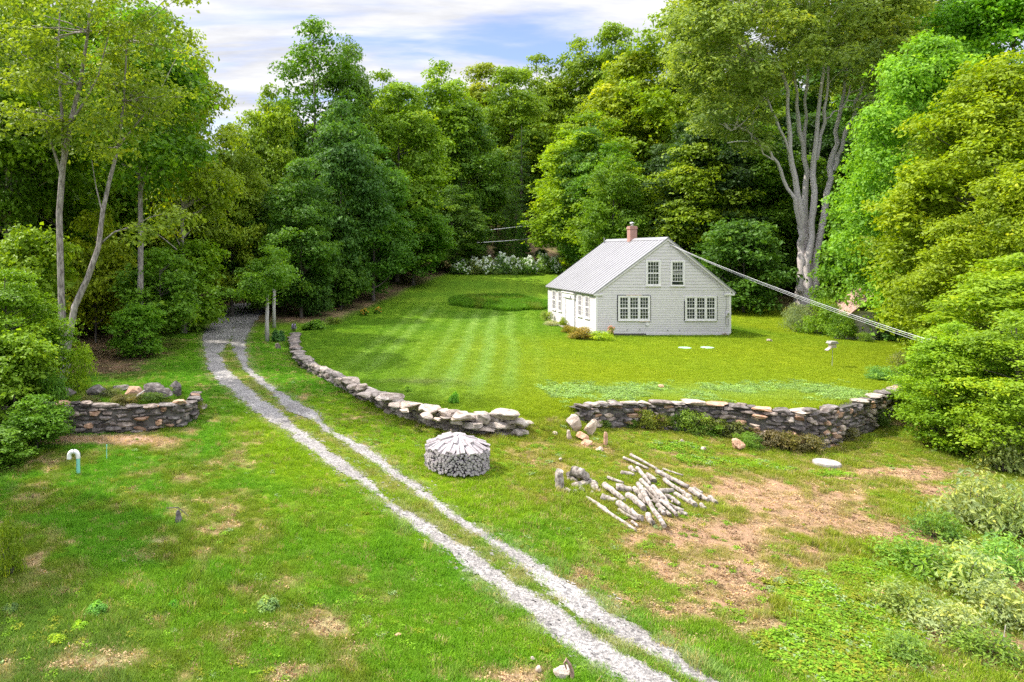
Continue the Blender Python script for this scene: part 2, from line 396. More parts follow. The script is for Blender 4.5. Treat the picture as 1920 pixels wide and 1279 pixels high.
cx = N(t, 'ShaderNodeCombineXYZ'); L(t, ax.outputs[0], cx.inputs[0]); L(t, sx.outputs[2], cx.inputs[1]); L(t, cx.outputs[0], bt.inputs['Vector'])
L(t, bt.outputs['Color'], p.inputs['Base Color']); p.inputs['Roughness'].default_value = 0.9
M['pvc_green'] = paint('green_pipe', (0.22, 0.56, 0.46), 0.4, 0.06)
M['pvc_white'] = paint('white_pipe', (0.78, 0.78, 0.78), 0.4, 0.05)
M['lid_green'] = paint('pale_green_lid', (0.40, 0.62, 0.50), 0.6, 0.08)
M['concrete'] = simple('concrete', (0.22, 0.20, 0.185), (0.40, 0.375, 0.355), 7, 0.9, None, 0.5, 0.01)
M['shed_board'] = simple('weathered_boards', (0.34, 0.28, 0.25), (0.58, 0.51, 0.47), 4, 0.9, (1, 1, 9), 0.5, 0.01)
M['shed_dark'] = simple('dark_boards', (0.04, 0.035, 0.035), (0.12, 0.10, 0.10), 4, 0.9, (1, 1, 9), 0.5, 0.01)
M['shed_roof'] = simple('rusty_shingles', (0.22, 0.12, 0.09), (0.46, 0.32, 0.27), 6, 0.9, None, 0.5, 0.02)
M['wire'] = simple('bare_cable', (0.45, 0.45, 0.47), (0.62, 0.62, 0.64), 5, 0.4, metal=0.3)
M['cable_black'] = simple('grey_cable', (0.16, 0.16, 0.17), (0.24, 0.24, 0.25), 5, 0.5)
M['petal_white'] = simple('white_petals', (0.55, 0.60, 0.50), (0.78, 0.80, 0.72), 8, 0.7)
M['petal_orange'] = simple('orange_petals', (0.62, 0.20, 0.02), (0.75, 0.42, 0.05), 8, 0.7)
M['petal_pink'] = simple('pink_petals', (0.62, 0.25, 0.18), (0.72, 0.42, 0.34), 8, 0.7)
M['petal_violet'] = simple('violet_petals', (0.40, 0.28, 0.55), (0.58, 0.44, 0.70), 8, 0.7)

# ------------------------------------------------------------------ ground colours (albedo by what grows there)
LAWN_MID = np.array([0.115, 0.20, 0.015]); LAWN_YEL = np.array([0.185, 0.23, 0.012]); LAWN_DK = np.array([0.065, 0.145, 0.010]); LAWN_PALE = np.array([0.185, 0.275, 0.075])
VIVID = np.array([0.085, 0.185, 0.013]); VIVID_Y = np.array([0.16, 0.225, 0.012]); OLIVE = np.array([0.165, 0.172, 0.022]); STRAW = np.array([0.31, 0.255, 0.17]); SOIL = np.array([0.305, 0.19, 0.15])
LITTER = np.array([0.105, 0.072, 0.055]); LITTER2 = np.array([0.26, 0.165, 0.13])
def mixc(a, b, t): return a * (1 - t[..., None]) + b * t[..., None]
# bare and dry patches, given where they lie on the ground: photo pixel of the centre, half sizes in metres, strength, kind
BARE = [(1430,930,2.2,1.4,1.0,1),(1330,1000,1.6,0.9,1.0,1),(1380,1090,1.9,0.8,1.0,1),(1300,1130,1.2,0.6,0.8,1),(1500,970,1.5,1.0,0.9,1),(1250,850,0.9,0.5,0.7,1),(1560,930,1.5,0.6,0.7,1),
 (1700,890,1.8,0.8,1.0,1),(1690,1000,1.3,0.6,1.0,1),(1780,920,1.0,0.6,0.8,1),(1500,1050,1.1,0.6,0.8,1),(1620,900,1.0,0.4,0.7,1),(1440,1180,0.8,0.5,0.9,0),(1290,1200,0.6,0.3,0.8,0),(1520,1210,0.6,0.3,0.7,0),
 (1800,1200,1.2,0.8,0.9,1),(1700,1250,0.9,0.5,0.7,1),(1850,1090,1.0,0.6,0.6,1),(1730,790,1.5,0.8,0.8,1),(1650,800,0.8,0.5,0.6,0),
 (310,1015,0.45,0.3,1.0,0),(330,955,0.45,0.35,0.8,0),(205,1238,0.6,0.35,1.0,0),(110,1110,0.5,0.3,0.7,0),(620,1175,0.5,0.4,1.0,0),(560,1262,0.7,0.3,1.0,0),(690,1215,0.5,0.25,0.9,0),(490,1175,0.4,0.2,0.8,0),
 (400,1105,0.4,0.2,0.5,0),(560,945,0.5,0.3,0.6,0),(440,875,1.0,0.6,0.55,0),(290,1160,0.5,0.25,0.8,0),(250,870,0.5,0.4,0.5,0),(60,935,0.8,0.4,0.6,0),(195,1040,0.6,0.25,0.6,0),(110,890,0.4,0.3,0.7,0),(270,870,0.4,0.3,0.6,0),
 (930,1268,0.9,0.3,0.8,1),(735,1240,0.4,0.3,0.6,0),(1110,860,0.8,0.5,0.45,0),(1240,725,0.35,0.2,0.9,1),(760,790,0.3,0.15,0.5,0),(1130,985,0.4,0.25,0.5,0),(1420,770,0.6,0.25,0.5,0)]
_BW = [(G(u, v), rx, ry, s, k) for u, v, rx, ry, s, k in BARE]
WEED = [(1380,870,1.8,0.6),(1270,840,1.2,0.5),(1580,1160,1.1,1.6),(1530,1240,0.9,0.8),(1640,1080,0.9,0.7),(1430,835,1.0,0.4),(1560,890,0.8,0.3)]
_WD = [(G(u, v), rx, ry) for u, v, rx, ry in WEED]
LEFTX = DR
def fields(X, Y):
    s = poly_sd(X, Y)
    mid = np.interp(Y, DR[:, 0], (DR[:, 1] + DR[:, 4]) / 2)
    lawn = sst(-0.25, 0.1, s) * (1 - sst(83, 88, Y)) * sst(-2.5, -1.5, X + np.clip(45 - Y, 0, 99))
    edge = np.interp(Y, [30, 45, 50, 57, 64, 70, 76, 80, 84, 300], [-99, -1.9, 0.2, 2.5, 5.8, 8.4, 12, 14.2, 20, 99]) + 1.4 * (fbm(X, Y, 4, 3) - 0.5)
    inlawn = sst(-0.8, 0.8, X - edge)
    lawn = lawn * inlawn
    lawn = lawn * (1 - sst(33, 36, X + 2 * (fbm(X, Y, 3, 8) - 0.5) + 0.25 * np.clip(Y - 44, 0, 99) * -1 + 0))
    n1 = fbm(X, Y, 6.0, 41); n2 = fbm(X, Y, 1.3, 43); n3 = fbm(X, Y, 0.45, 47, 3)
    # lawn colours
    q = X * 0.965 - Y * 0.262
    st = 0.5 + 0.5 * np.sin(q * 2 * np.pi / 1.3 + 2.5 * fbm(X, Y, 9, 51)) * (0.55 + 0.45 * fbm(X, Y, 3, 57))
    band = np.exp(-((q - (-1.6)) / 2.4) ** 2) * sst(24, 30, Y) * (1 - sst(52, 60, Y))
    band2 = np.exp(-((q + 6.8) / 1.2) ** 2) * sst(28, 36, Y) * (1 - sst(55, 64, Y)) * 0.6
    yel = sst(0.5, 9, X - 0.15 * (Y - 25)) * (1 - sst(36, 47, Y - 0.10 * X)) 
    yel = np.maximum(yel, sst(27, 31, X) * (1 - sst(60, 70, Y)))
    c = mixc(np.broadcast_to(LAWN_MID, X.shape + (3,)), LAWN_DK, sst(0.45, 0.7, n1) * 0.7)
    c = mixc(c, LAWN_YEL, np.clip(yel * (0.55 + 0.7 * n1), 0, 1))
    c = mixc(c, LAWN_PALE, np.clip((band + band2) * (0.22 + 0.8 * sst(0.35, 0.8, st)) * (0.65 + 0.7 * n2), 0, 0.85))
    c = mixc(c, LAWN_DK, (0.35 * sst(0.5, 0.9, 1 - st) * (1 - yel) * (1 - band)))
    pale = np.exp(-((Y - 26.3) / 1.3) ** 2) * sst(8, 11, X) * (1 - sst(19, 22, X)) * sst(0.35, 0.6, n2 * 0.6 + n1 * 0.5)
    c = mixc(c, np.array([0.20, 0.275, 0.07]), pale * 0.7)
    bare = np.exp(-(((X - 3.9) / 1.6) ** 2 + ((Y - 28.6) / 1.2) ** 2)) * sst(0.35, 0.7, n2)
    c = mixc(c, np.array([0.19, 0.18, 0.11]), bare * 0.75)
    isl = 1 - sst(0.72, 1.12, np.hypot((X - 15.6) / 4.6, (Y - 61.5) / 4.2) + 0.5 * (n2 - 0.5))
    c = mixc(c, np.array([0.065, 0.15, 0.012]), isl)
    # rough meadow
    rgt = sst(-0.2, 1.2, X - mid)
    m = mixc(np.broadcast_to(VIVID, X.shape + (3,)), VIVID_Y, sst(0.34, 0.56, n1) * (1 - 0.8 * sst(24, 30, Y)))
    ol = rgt * sst(0.5, 3.2, X - mid - 0.7 - 0.12 * (Y - 12) ) * (1 - sst(27, 30, Y))
    m = mixc(m, OLIVE, np.clip(ol * (0.55 + 0.8 * sst(0.35, 0.7, n2)), 0, 1))
    m = mixc(m, OLIVE * 0.8, (1 - rgt) * sst(-1.0, -5.0, X - mid) * sst(0.42, 0.62, n2) * 0.7)
    lf = (1 - rgt) * sst(-3.0, -6.0, X - mid) * (1 - sst(26, 30, Y))
    m = mixc(m, np.array([0.075, 0.125, 0.028]), lf * sst(0.38, 0.6, n1) * 0.8)
    bz = np.zeros(X.shape); bs = np.zeros(X.shape)
    for p, rx, ry, w, k in _BW:
        d = w * np.exp(-(((X - p.x) / rx) ** 2 + ((Y - p.y) / ry) ** 2) * 0.9)
        if k: bs = np.maximum(bs, d)
        else: bz = np.maximum(bz, d)
    ob = 1 - sst(-0.3, 0.2, s)
    n4 = fbm(X, Y, 0.22, 63, 2)
    tb = sst(0.28, 0.95, bz * 0.85 + 1.0 * (n2 - 0.5) + 0.9 * (n3 - 0.5) + 0.5 * (n4 - 0.5)); ts = sst(0.12, 0.80, bs * 0.95 + 0.9 * (n2 - 0.5) + 1.1 * (n3 - 0.5) + 0.6 * (n4 - 0.5))
    tb = np.maximum(tb, (1 - rgt) * sst(-2.0, -5.5, X - mid) * sst(0.52, 0.72, n2 * 0.5 + n3 * 0.5) * 0.55 * (1 - sst(25, 28, Y)))
    ts = np.maximum(ts, rgt * sst(2.5, 5.0, X - mid) * sst(0.50, 0.70, n2 * 0.5 + n3 * 0.5) * 0.5 * (1 - sst(23, 25, Y)))
    wd = np.zeros(X.shape)
    for p, rx, ry in _WD: wd = np.maximum(wd, np.exp(-(((X - p.x) / rx) ** 2 + ((Y - p.y) / ry) ** 2)))
    ws = sst(0.3, 0.6, wd + 0.5 * (n3 - 0.5))
    m = mixc(m, VIVID_Y, ws)
    tb = tb * (1 - ws); ts = ts * (1 - ws)
    m = mixc(m, STRAW, tb * 0.68); m = mixc(m, SOIL, ts * 0.88)
    # between and beside the wheel tracks
    md = drv_mask(X, Y)
    e1 = np.interp(Y, DR[:, 0], DR[:, 2]); e2 = np.interp(Y, DR[:, 0], DR[:, 3])
    cen = (X > e1) & (X < e2)
    m = np.where(cen[..., None], mixc(m, np.array([0.19, 0.185, 0.045]), 0.35 + 0.55 * sst(0.4, 0.6, n3)), m)
    m = mixc(m, np.array([0.30, 0.27, 0.20]), sst(-0.45, 0.0, md) * 0.6 * sst(0.3, 0.65, n3))
    c = mixc(m, c, lawn)
    # leaf litter under the trees
    lit_l = sst(0.0, 3.0, (mid - 2.4) - X + 2.0 * (n1 - 0.5) + 1.5 * (n2 - 0.5)) * sst(29.5, 33.5, Y + 3 * (n2 - 0.5))
    lit_l = np.maximum(lit_l, (Y > 62) * (X < mid + 2))
    lit_m = (1 - inlawn) * sst(49, 53, Y) * (X > mid)
    lit_b = sst(83, 87, Y)
    lit_r = sst(33, 36, X + 2 * (fbm(X, Y, 3, 8) - 0.5) - 0.25 * np.clip(Y - 44, 0, 99)) * (s > 0)
    patch = np.exp(-(((X + 7.6) / 2.6) ** 2 + ((Y - 22.5) / 0.5) ** 2))
    lit = np.clip(np.maximum.reduce([lit_l, lit_m, lit_b, lit_r]), 0, 1)
    lc = mixc(np.broadcast_to(LITTER, X.shape + (3,)), LITTER2, sst(0.45, 0.75, n2) * 0.7)
    c = mixc(c, lc, lit * (0.75 + 0.25 * sst(0.4, 0.6, n3)))
    c = mixc(c, np.array([0.33, 0.22, 0.185]), sst(0.25, 0.6, patch + 0.5 * (n2 - 0.5)) * (1 - rgt))
    return dict(col=c, lawn=lawn, lit=lit, bare=np.maximum(tb, ts) * ob * (1 - lawn), s=s, md=md, weed=ws, isl=isl, rgt=rgt)

xs = np.concatenate([-np.geomspace(400, 25, 26)[:-1], np.arange(-25, 44, 0.22), np.geomspace(44, 600, 30)])
ys = np.concatenate([np.linspace(-60, 7, 14)[:-1], np.arange(7, 36, 0.16), np.arange(36, 62, 0.26), np.arange(62, 92, 0.6), np.geomspace(92, 700, 26)])
gx, gy = np.meshgrid(xs, ys)
gzz = height(gx, gy)
nx, ny = len(xs), len(ys)
ii = (np.arange(ny - 1)[:, None] * nx + np.arange(nx - 1)[None, :]).ravel()
me = np_mesh('ground', np.stack([gx, gy, gzz], -1).reshape(-1, 3), np.stack([ii, ii + 1, ii + nx + 1, ii + nx], -1), smooth=True)
FG = fields(gx, gy)
attr(me, 'col', 'FLOAT_COLOR', 'POINT', np.concatenate([FG['col'], np.ones(FG['col'].shape[:2] + (1,))], -1).reshape(-1, 4))
tag(link('ground', me, mats=M['ground']), kind='structure')

# driveway: gravel sheet with ragged edges on the terrain
def driveway():
    dyv = 0.065
    Yv = np.arange(DR[0, 0], DR[-1, 0] + 4, dyv)
    xa = np.interp(Yv, DR[:, 0], DR[:, 1]) - 0.6; xb = np.interp(Yv, DR[:, 0], DR[:, 4]) + 0.6
    nt_ = 72
    T = np.linspace(0, 1, nt_)
    Xg = xa[:, None] + (xb - xa)[:, None] * T[None, :]; Yg = np.repeat(Yv[:, None], nt_, 1)
    jit = RNG.uniform(-0.03, 0.03, Xg.shape); Xg = Xg + jit; Yg = Yg + RNG.uniform(-0.03, 0.03, Xg.shape)
    Zg = height(Xg, Yg) + 0.022
    idx = np.arange(len(Yv) * nt_).reshape(len(Yv), nt_)
    q = np.stack([idx[:-1, :-1], idx[:-1, 1:], idx[1:, 1:], idx[1:, :-1]], -1).reshape(-1, 4)
    cxm = (Xg[:-1, :-1] + Xg[1:, 1:]).ravel() / 2; cym = (Yg[:-1, :-1] + Yg[1:, 1:]).ravel() / 2
    dm_ = drv_mask(cxm, cym) + 0.10 * (RNG.random(len(cxm)) - 0.5)
    keep = (dm_ > 0) | (RNG.random(len(cxm)) < 0.30 * np.exp(np.minimum(dm_, 0) / 0.13) * (1 - sst(22, 34, cym)))
    q = q[keep]
    used, inv = np.unique(q.ravel(), return_inverse=True)
    V = np.stack([Xg, Yg, Zg], -1).reshape(-1, 3)[used]
    o = link('driveway', np_mesh('driveway', V, inv.reshape(-1, 4), smooth=True), mats=M['gravel'])
    tag(o, kind='structure')
driveway()
# ------------------------------------------------------------------ trees
def unit(a): return a / (np.linalg.norm(a, axis=-1, keepdims=True) + 1e-9)
def leaves(rng, pos, nrm, size, tint, aspect=0.62):
    n = len(pos)
    t = unit(np.cross(nrm, rng.normal(size=(n, 3)))); b = np.cross(nrm, t)
    l = size * np.clip(rng.lognormal(-0.06, 0.32, (n, 1)), 0.4, 1.7); w = l * aspect
    fold = nrm * l * 0.10
    v = np.stack([pos - t * l * 0.5, pos + b * w * 0.5 + fold, pos + t * l * 0.5, pos - b * w * 0.5 + fold], 1).reshape(-1, 3)
    f = np.arange(4 * n).reshape(n, 4)
    return v, f, tint
def foliage(name, rng, cen, rad, sprays, per, leaf, spray_r, flat=0.5, up=0.6, aspect=0.62, thin=0.0):
    """leaf clumps: cen (n,3), rad (n,), each with sprays of leaves on its outer, upper shell"""
    cen = np.asarray(cen, float); rad = np.asarray(rad, float); n = len(cen)
    k = np.maximum(3, (sprays * (rad / rad.mean()) ** 2).astype(int))
    ci = np.repeat(np.arange(n), k); m = len(ci)
    d = unit(rng.normal(size=(m, 3)) + np.array([0, 0, 0.35]))
    rr = rad[ci] * (0.45 + 0.62 * rng.random(m) ** 0.6)
    sp = cen[ci] + d * rr[:, None] * np.array([1, 1, flat])
    stint = 0.5 + 0.16 * rng.normal(size=n)[ci] + 0.10 * rng.normal(size=m)
    si = np.repeat(np.arange(m), per)
    if thin: si = si[rng.random(len(si)) > thin]
    g = rng.normal(size=(len(si), 3)) * spray_r * np.array([1, 1, 0.34])
    g[:, 2] -= 0.35 * (g[:, 0] ** 2 + g[:, 1] ** 2) / max(spray_r, 1e-3) * 0.5
    pos = sp[si] + g
    nr = unit(d[si] * 0.55 + np.array([0, 0, up]) + rng.normal(size=(len(si), 3)) * 0.42)
    tint = np.clip(stint[si] + 0.10 * rng.normal(size=len(si)), 0, 1)
    v, f, tt = leaves(rng, pos, nr, leaf, tint, aspect)
    me = np_mesh(name, v, f)
    attr(me, 'tint', 'FLOAT', 'FACE', tt)
    me.materials.append(M['leaf'])
    return me
def limb(a, b, rng, r0, r1, sag=0.12, n=5, wob=0.05):
    a = np.asarray(a, float); b = np.asarray(b, float)
    t = np.linspace(0, 1, n)[:, None]; ln = np.linalg.norm(b - a)
    p = a + (b - a) * t
    p[:, 2] += (np.sin(t[:, 0] * np.pi) * -sag * ln * 0.5) + 0
    p[1:-1] += rng.normal(size=(n - 2, 3)) * wob * ln * 0.35
    return p, np.linspace(r0, r1, n)
def envelope(rng, n, z0, z1, R, power=0.75, base=0.45, inner=0.5):
    """clump centres inside a rounded crown; radius profile over height"""
    t = rng.random(n * 4)
    prof = np.sin(np.pi * np.clip(t ** power, 0, 1)) ** 0.62
    prof = np.maximum(prof, base * (1 - t))
    keep = rng.random(n * 4) < prof / prof.max() * 0.9 + 0.1
    t = t[keep][:n]; prof = prof[keep][:n]
    th = rng.uniform(0, 2 * np.pi, len(t))
    lob = 1 + 0.16 * np.sin(th * 3 + rng.uniform(0, 6)) + 0.12 * np.sin(th * 2 + t * 7 + rng.uniform(0, 6))
    inn = inner * (1 - t ** 3); fr = inn + (1 - inn) * np.sqrt(rng.random(len(t)))
    r = R * prof * fr * lob
    return np.stack([r * np.cos(th), r * np.sin(th), z0 + (z1 - z0) * t], -1), prof
def generic_tree(seed, h, z0, R, nclump, sprays, per, leaf, crad, spray_r, power=0.75, base=0.45, r_trunk=0.22, flat=0.5, bark='bark_dark', fork=False, nbr=26, thin=0.0, aspect=0.62):
    rng = np.random.default_rng(seed)
    c, prof = envelope(rng, nclump, z0, h - crad * 0.5, R - crad * 0.6, power, base)
    rad = crad * rng.uniform(0.7, 1.3, len(c)) * (0.65 + 0.35 * prof)
    crown = foliage('crown', rng, c, rad, sprays, per, leaf, spray_r, flat, thin=thin, aspect=aspect)
    parts = []
    nz_ = 9
    zz = np.linspace(-0.3, h * 0.9, nz_)
    wob = np.cumsum(rng.normal(size=(nz_, 2)) * 0.02 * h / 6, 0); wob -= wob[0]
    tp = np.stack([wob[:, 0], wob[:, 1], zz], -1)
    rr = r_trunk * (1 - 0.86 * np.linspace(0, 1, nz_)); rr[0] *= 1.35
    parts.append(tube_np(tp, rr, 8))
    order = rng.permutation(len(c))[:nbr]
    for i in order:
        zb = max(min(c[i, 2] - rng.uniform(0.25, 0.6) * np.hypot(c[i, 0], c[i, 1]) - 0.4, h * 0.85), z0 * 0.8)
        a = [np.interp(zb, zz, tp[:, 0]), np.interp(zb, zz, tp[:, 1]), zb]
        ra = np.interp(zb, zz, rr) * 0.5
        p, r = limb(a, c[i], rng, max(ra, 0.03), 0.018, sag=rng.uniform(-0.1, 0.15))
        parts.append(tube_np(p, r, 5))
    v, f = join_np(parts)
    trunk = np_mesh('trunk', v, f, smooth=True); trunk.materials.append(M[bark])
    return dict(trunk=trunk, crown=crown, h=h, R=R)
def conifer(seed, h, R, z0=1.5):
    rng = np.random.default_rng(seed)
    cen, rad = [], []
    for z in np.arange(z0, h - 0.4, 0.62):
        t = (z - z0) / (h - z0); r = R * (1 - t) ** 0.8 + 0.15
        for k in range(max(3, int(2 * np.pi * r / 1.1))):
            th = rng.uniform(0, 2 * np.pi); q = r * rng.uniform(0.45, 1.0)
            cen.append((q * np.cos(th), q * np.sin(th), z - 0.22 * q + rng.normal() * 0.12)); rad.append(0.62 * (0.6 + 0.5 * (1 - t)))
    crown = foliage('crown', rng, cen, rad, 7, 9, 0.26, 0.22, flat=0.35, up=0.9, aspect=0.35)
    v, f = tube_np([(0, 0, -0.3), (0, 0, h * 0.5), (0, 0, h)], [0.22, 0.14, 0.02], 7)
    trunk = np_mesh('trunk', v, f, smooth=True); trunk.materials.append(M['bark_dark'])
    return dict(trunk=trunk, crown=crown, h=h, R=R)
T = {
 'bough':  generic_tree(112, 15, 0.6, 5.2, 105, 30, 14, 0.24, 1.35, 0.34, power=0.75, base=0.75, nbr=60, flat=0.5),
 'maple':  generic_tree(101, 18, 1.6, 5.2, 130, 26, 13, 0.30, 1.45, 0.30),
 'maple2': generic_tree(102, 18, 2.2, 5.0, 120, 26, 13, 0.30, 1.55, 0.32, power=0.9, base=0.6),
 'maple3': generic_tree(103, 18, 1.2, 5.4, 140, 24, 13, 0.29, 1.30, 0.30, power=0.65, base=0.7),
 'ash':    generic_tree(104, 20, 6.0, 4.0, 80, 20, 12, 0.28, 1.25, 0.34, power=0.8, base=0.2, r_trunk=0.2, nbr=40, bark='bark_grey'),
 'ash2':   generic_tree(105, 20, 7.5, 3.6, 60, 20, 12, 0.28, 1.25, 0.36, power=0.9, base=0.2, r_trunk=0.2, nbr=34, bark='bark_grey'),
 'forest': generic_tree(106, 19, 4.5, 4.2, 80, 20, 12, 0.34, 1.6, 0.40, base=0.3),
 'conifer': conifer(107, 19, 3.0),
 'sapling': generic_tree(108, 6, 0.9, 2.2, 60, 18, 11, 0.20, 0.75, 0.20, r_trunk=0.06, nbr=22),
 'sapling2': generic_tree(109, 6, 0.5, 2.4, 60, 18, 11, 0.21, 0.8, 0.22, base=0.8, r_trunk=0.06, nbr=22),
 'near':   generic_tree(110, 15, 0.8, 5.0, 190, 36, 15, 0.20, 1.10, 0.28, power=0.8, base=0.8, nbr=60, flat=0.68),
 'near2':  generic_tree(111, 15, 0.4, 5.2, 200, 34, 15, 0.20, 1.05, 0.28, power=0.65, base=0.85, nbr=60, flat=0.7),
}
KL = np.array([1.74, 1.82, 1.6])
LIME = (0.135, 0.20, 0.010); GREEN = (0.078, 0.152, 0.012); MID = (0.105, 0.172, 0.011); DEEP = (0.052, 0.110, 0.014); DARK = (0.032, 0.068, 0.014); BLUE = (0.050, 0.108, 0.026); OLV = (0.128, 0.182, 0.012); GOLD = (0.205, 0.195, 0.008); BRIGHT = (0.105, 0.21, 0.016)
def place(kind, u, Y, vtop, hw, col, label=None, cat='tree', group=None, name=None, rz=None, X=None, hmul=None, bark=None):
    X = PX(u, Y) if X is None else X
    z = gz(X, Y)
    k = T[kind]
    hh = (PZ(vtop, Y) - z) * 1.02 if vtop is not None else k['h'] * hmul
    sz = hh / k['h']; sx = (hw / FPX * Y) / k['R']
    nm = name or {'conifer': 'conifer_tree', 'ash': 'ash_tree', 'ash2': 'ash_tree', 'forest': 'forest_tree', 'sapling': 'sapling', 'sapling2': 'sapling'}.get(kind, 'maple_tree')
    root = empty(nm, (X, Y, z), RNG.uniform(0, 6.28) if rz is None else rz)
    root.scale = (sx, sx, sz)
    tag(root, label, cat, group)
    for part in ('trunk', 'crown'):
        o = link(part, k[part], root)
        if part == 'crown':
            j = 1 + 0.05 * RNG.normal() + RNG.normal(size=3) * np.array([0.05, 0.03, 0.15])
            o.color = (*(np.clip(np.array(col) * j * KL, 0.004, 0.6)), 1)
    return root
def blend(a, b, t): return tuple(np.array(a) * (1 - t) + np.array(b) * t)

# --- the pale twin-trunked ash at the left
def pale_ash():
    rng = np.random.default_rng(7)
    Y = 30.8; bx = PX(120, Y); bz = gz(bx, Y)
    def q(u, v, dy=0.0):
        y = Y + dy; return (PX(u, y) - bx, dy, PZ(v, y) - bz)
    parts = []
    main = [q(122, 728), q(119, 640), q(115, 560), q(113, 480), q(111, 400), q(118, 310), q(132, 230), q(150, 160), q(165, 60, -0.5), q(172, -40, -0.6)]
    parts.append(tube_np(main, [0.21, 0.165, 0.15, 0.145, 0.14, 0.135, 0.115, 0.09, 0.06, 0.03], 9))
    second = [q(124, 700, -0.3), q(128, 640, -0.3), q(140, 575, -0.3), q(165, 520, -0.25), q(185, 462, -0.2), q(192, 400, 0), q(205, 340, 0.2), q(222, 275, 0.4), q(232, 190, 0.6), q(238, 80, 0.8)]
    parts.append(tube_np(second, [0.17, 0.155, 0.15, 0.135, 0.12, 0.10, 0.09, 0.075, 0.05, 0.03], 9))
    for pts, r in [([q(113, 320), q(100, 280), q(85, 240, -.6), q(72, 190, -1)], .07), ([q(120, 300), q(117, 220, .5), q(108, 120, .9), (q(112, 20, 1.1))], .10),
                   ([q(185, 460), q(215, 435, -.4), q(252, 424, -.8), q(280, 430, -1), q(305, 446, -1.1), q(332, 468, -1.2)], .05), ([q(222, 275, .4), q(250, 240, .8), q(290, 190, 1.2), q(330, 110, 1.5)], .06),
                   ([q(132, 230), q(160, 190, -.6), q(185, 140, -1), q(205, 60, -1.4)], .07), ([q(192, 400), q(180, 350, .4), q(172, 300, .6)], .04), ([q(252, 424, -.8), q(280, 408, -1.2), q(310, 400, -1.6)], .03)]:
        parts.append(tube_np(pts, np.linspace(r, r * 0.3, len(pts)), 6))
    cen = []
    tips = [q(60, 120, -1), q(100, 60, .9), q(165, 30, -.6), q(235, 60, .8), q(310, 80, 1.4), q(200, 20, -1.4), q(330, 440, -1.2), q(310, 150, 1.3), q(60, 230, -1)]
    for k in range(84):
        u = rng.uniform(-30, 370); v = rng.uniform(-70, 265) if rng.random() < 0.85 else rng.uniform(260, 340)
        if ((u - 170) / 215) ** 2 + ((v - 80) / 210) ** 2 > 1: continue
        cen.append(q(u, v, rng.uniform(-2.6, 2.6)))
    for k in range(5): cen.append(q(rng.uniform(250, 340), rng.uniform(400, 450), rng.uniform(-1.5, -.8)))
    tipa = np.array(tips)
    for c in cen[:-5]:
        j = np.argmin(np.linalg.norm(np.array(main + second) - np.array(c), axis=1))
        a = (main + second)[j]
        p, r = limb(a, c, rng, 0.035, 0.012, sag=-0.05); parts.append(tube_np(p, r, 4))
    v, f = join_np(parts)
    root = tag(empty('ash_tree', (bx, Y, bz)), 'tall tree with two pale grey trunks rising behind the ruined stone terrace', 'tree')
    me = np_mesh('trunk', v, f, smooth=True); link('trunk', me, root, mats=M['bark_grey'])
    rad = rng.uniform(0.6, 1.15, len(cen))
    o = link('crown', foliage('crown', rng, cen, rad, 20, 12, 0.20, 0.28, flat=0.55, thin=0.15), root); o.color = (0.22, 0.31, 0.03, 1)
pale_ash()

def jig(pts, rng, k=3, amp=0.09):
    p = np.array(pts, float); t = np.arange(len(p)); tt = np.linspace(0, len(p) - 1, (len(p) - 1) * k + 1)
    q = np.stack([np.interp(tt, t, p[:, i]) for i in range(3)], -1)
    q = np.concatenate([q[:1], (q[:-2] + 2 * q[1:-1] + q[2:]) / 4, q[-1:]])
    q[1:] += rng.normal(size=q[1:].shape) * amp * np.array([1, 1, 0.3])
    return [tuple(a) for a in q]
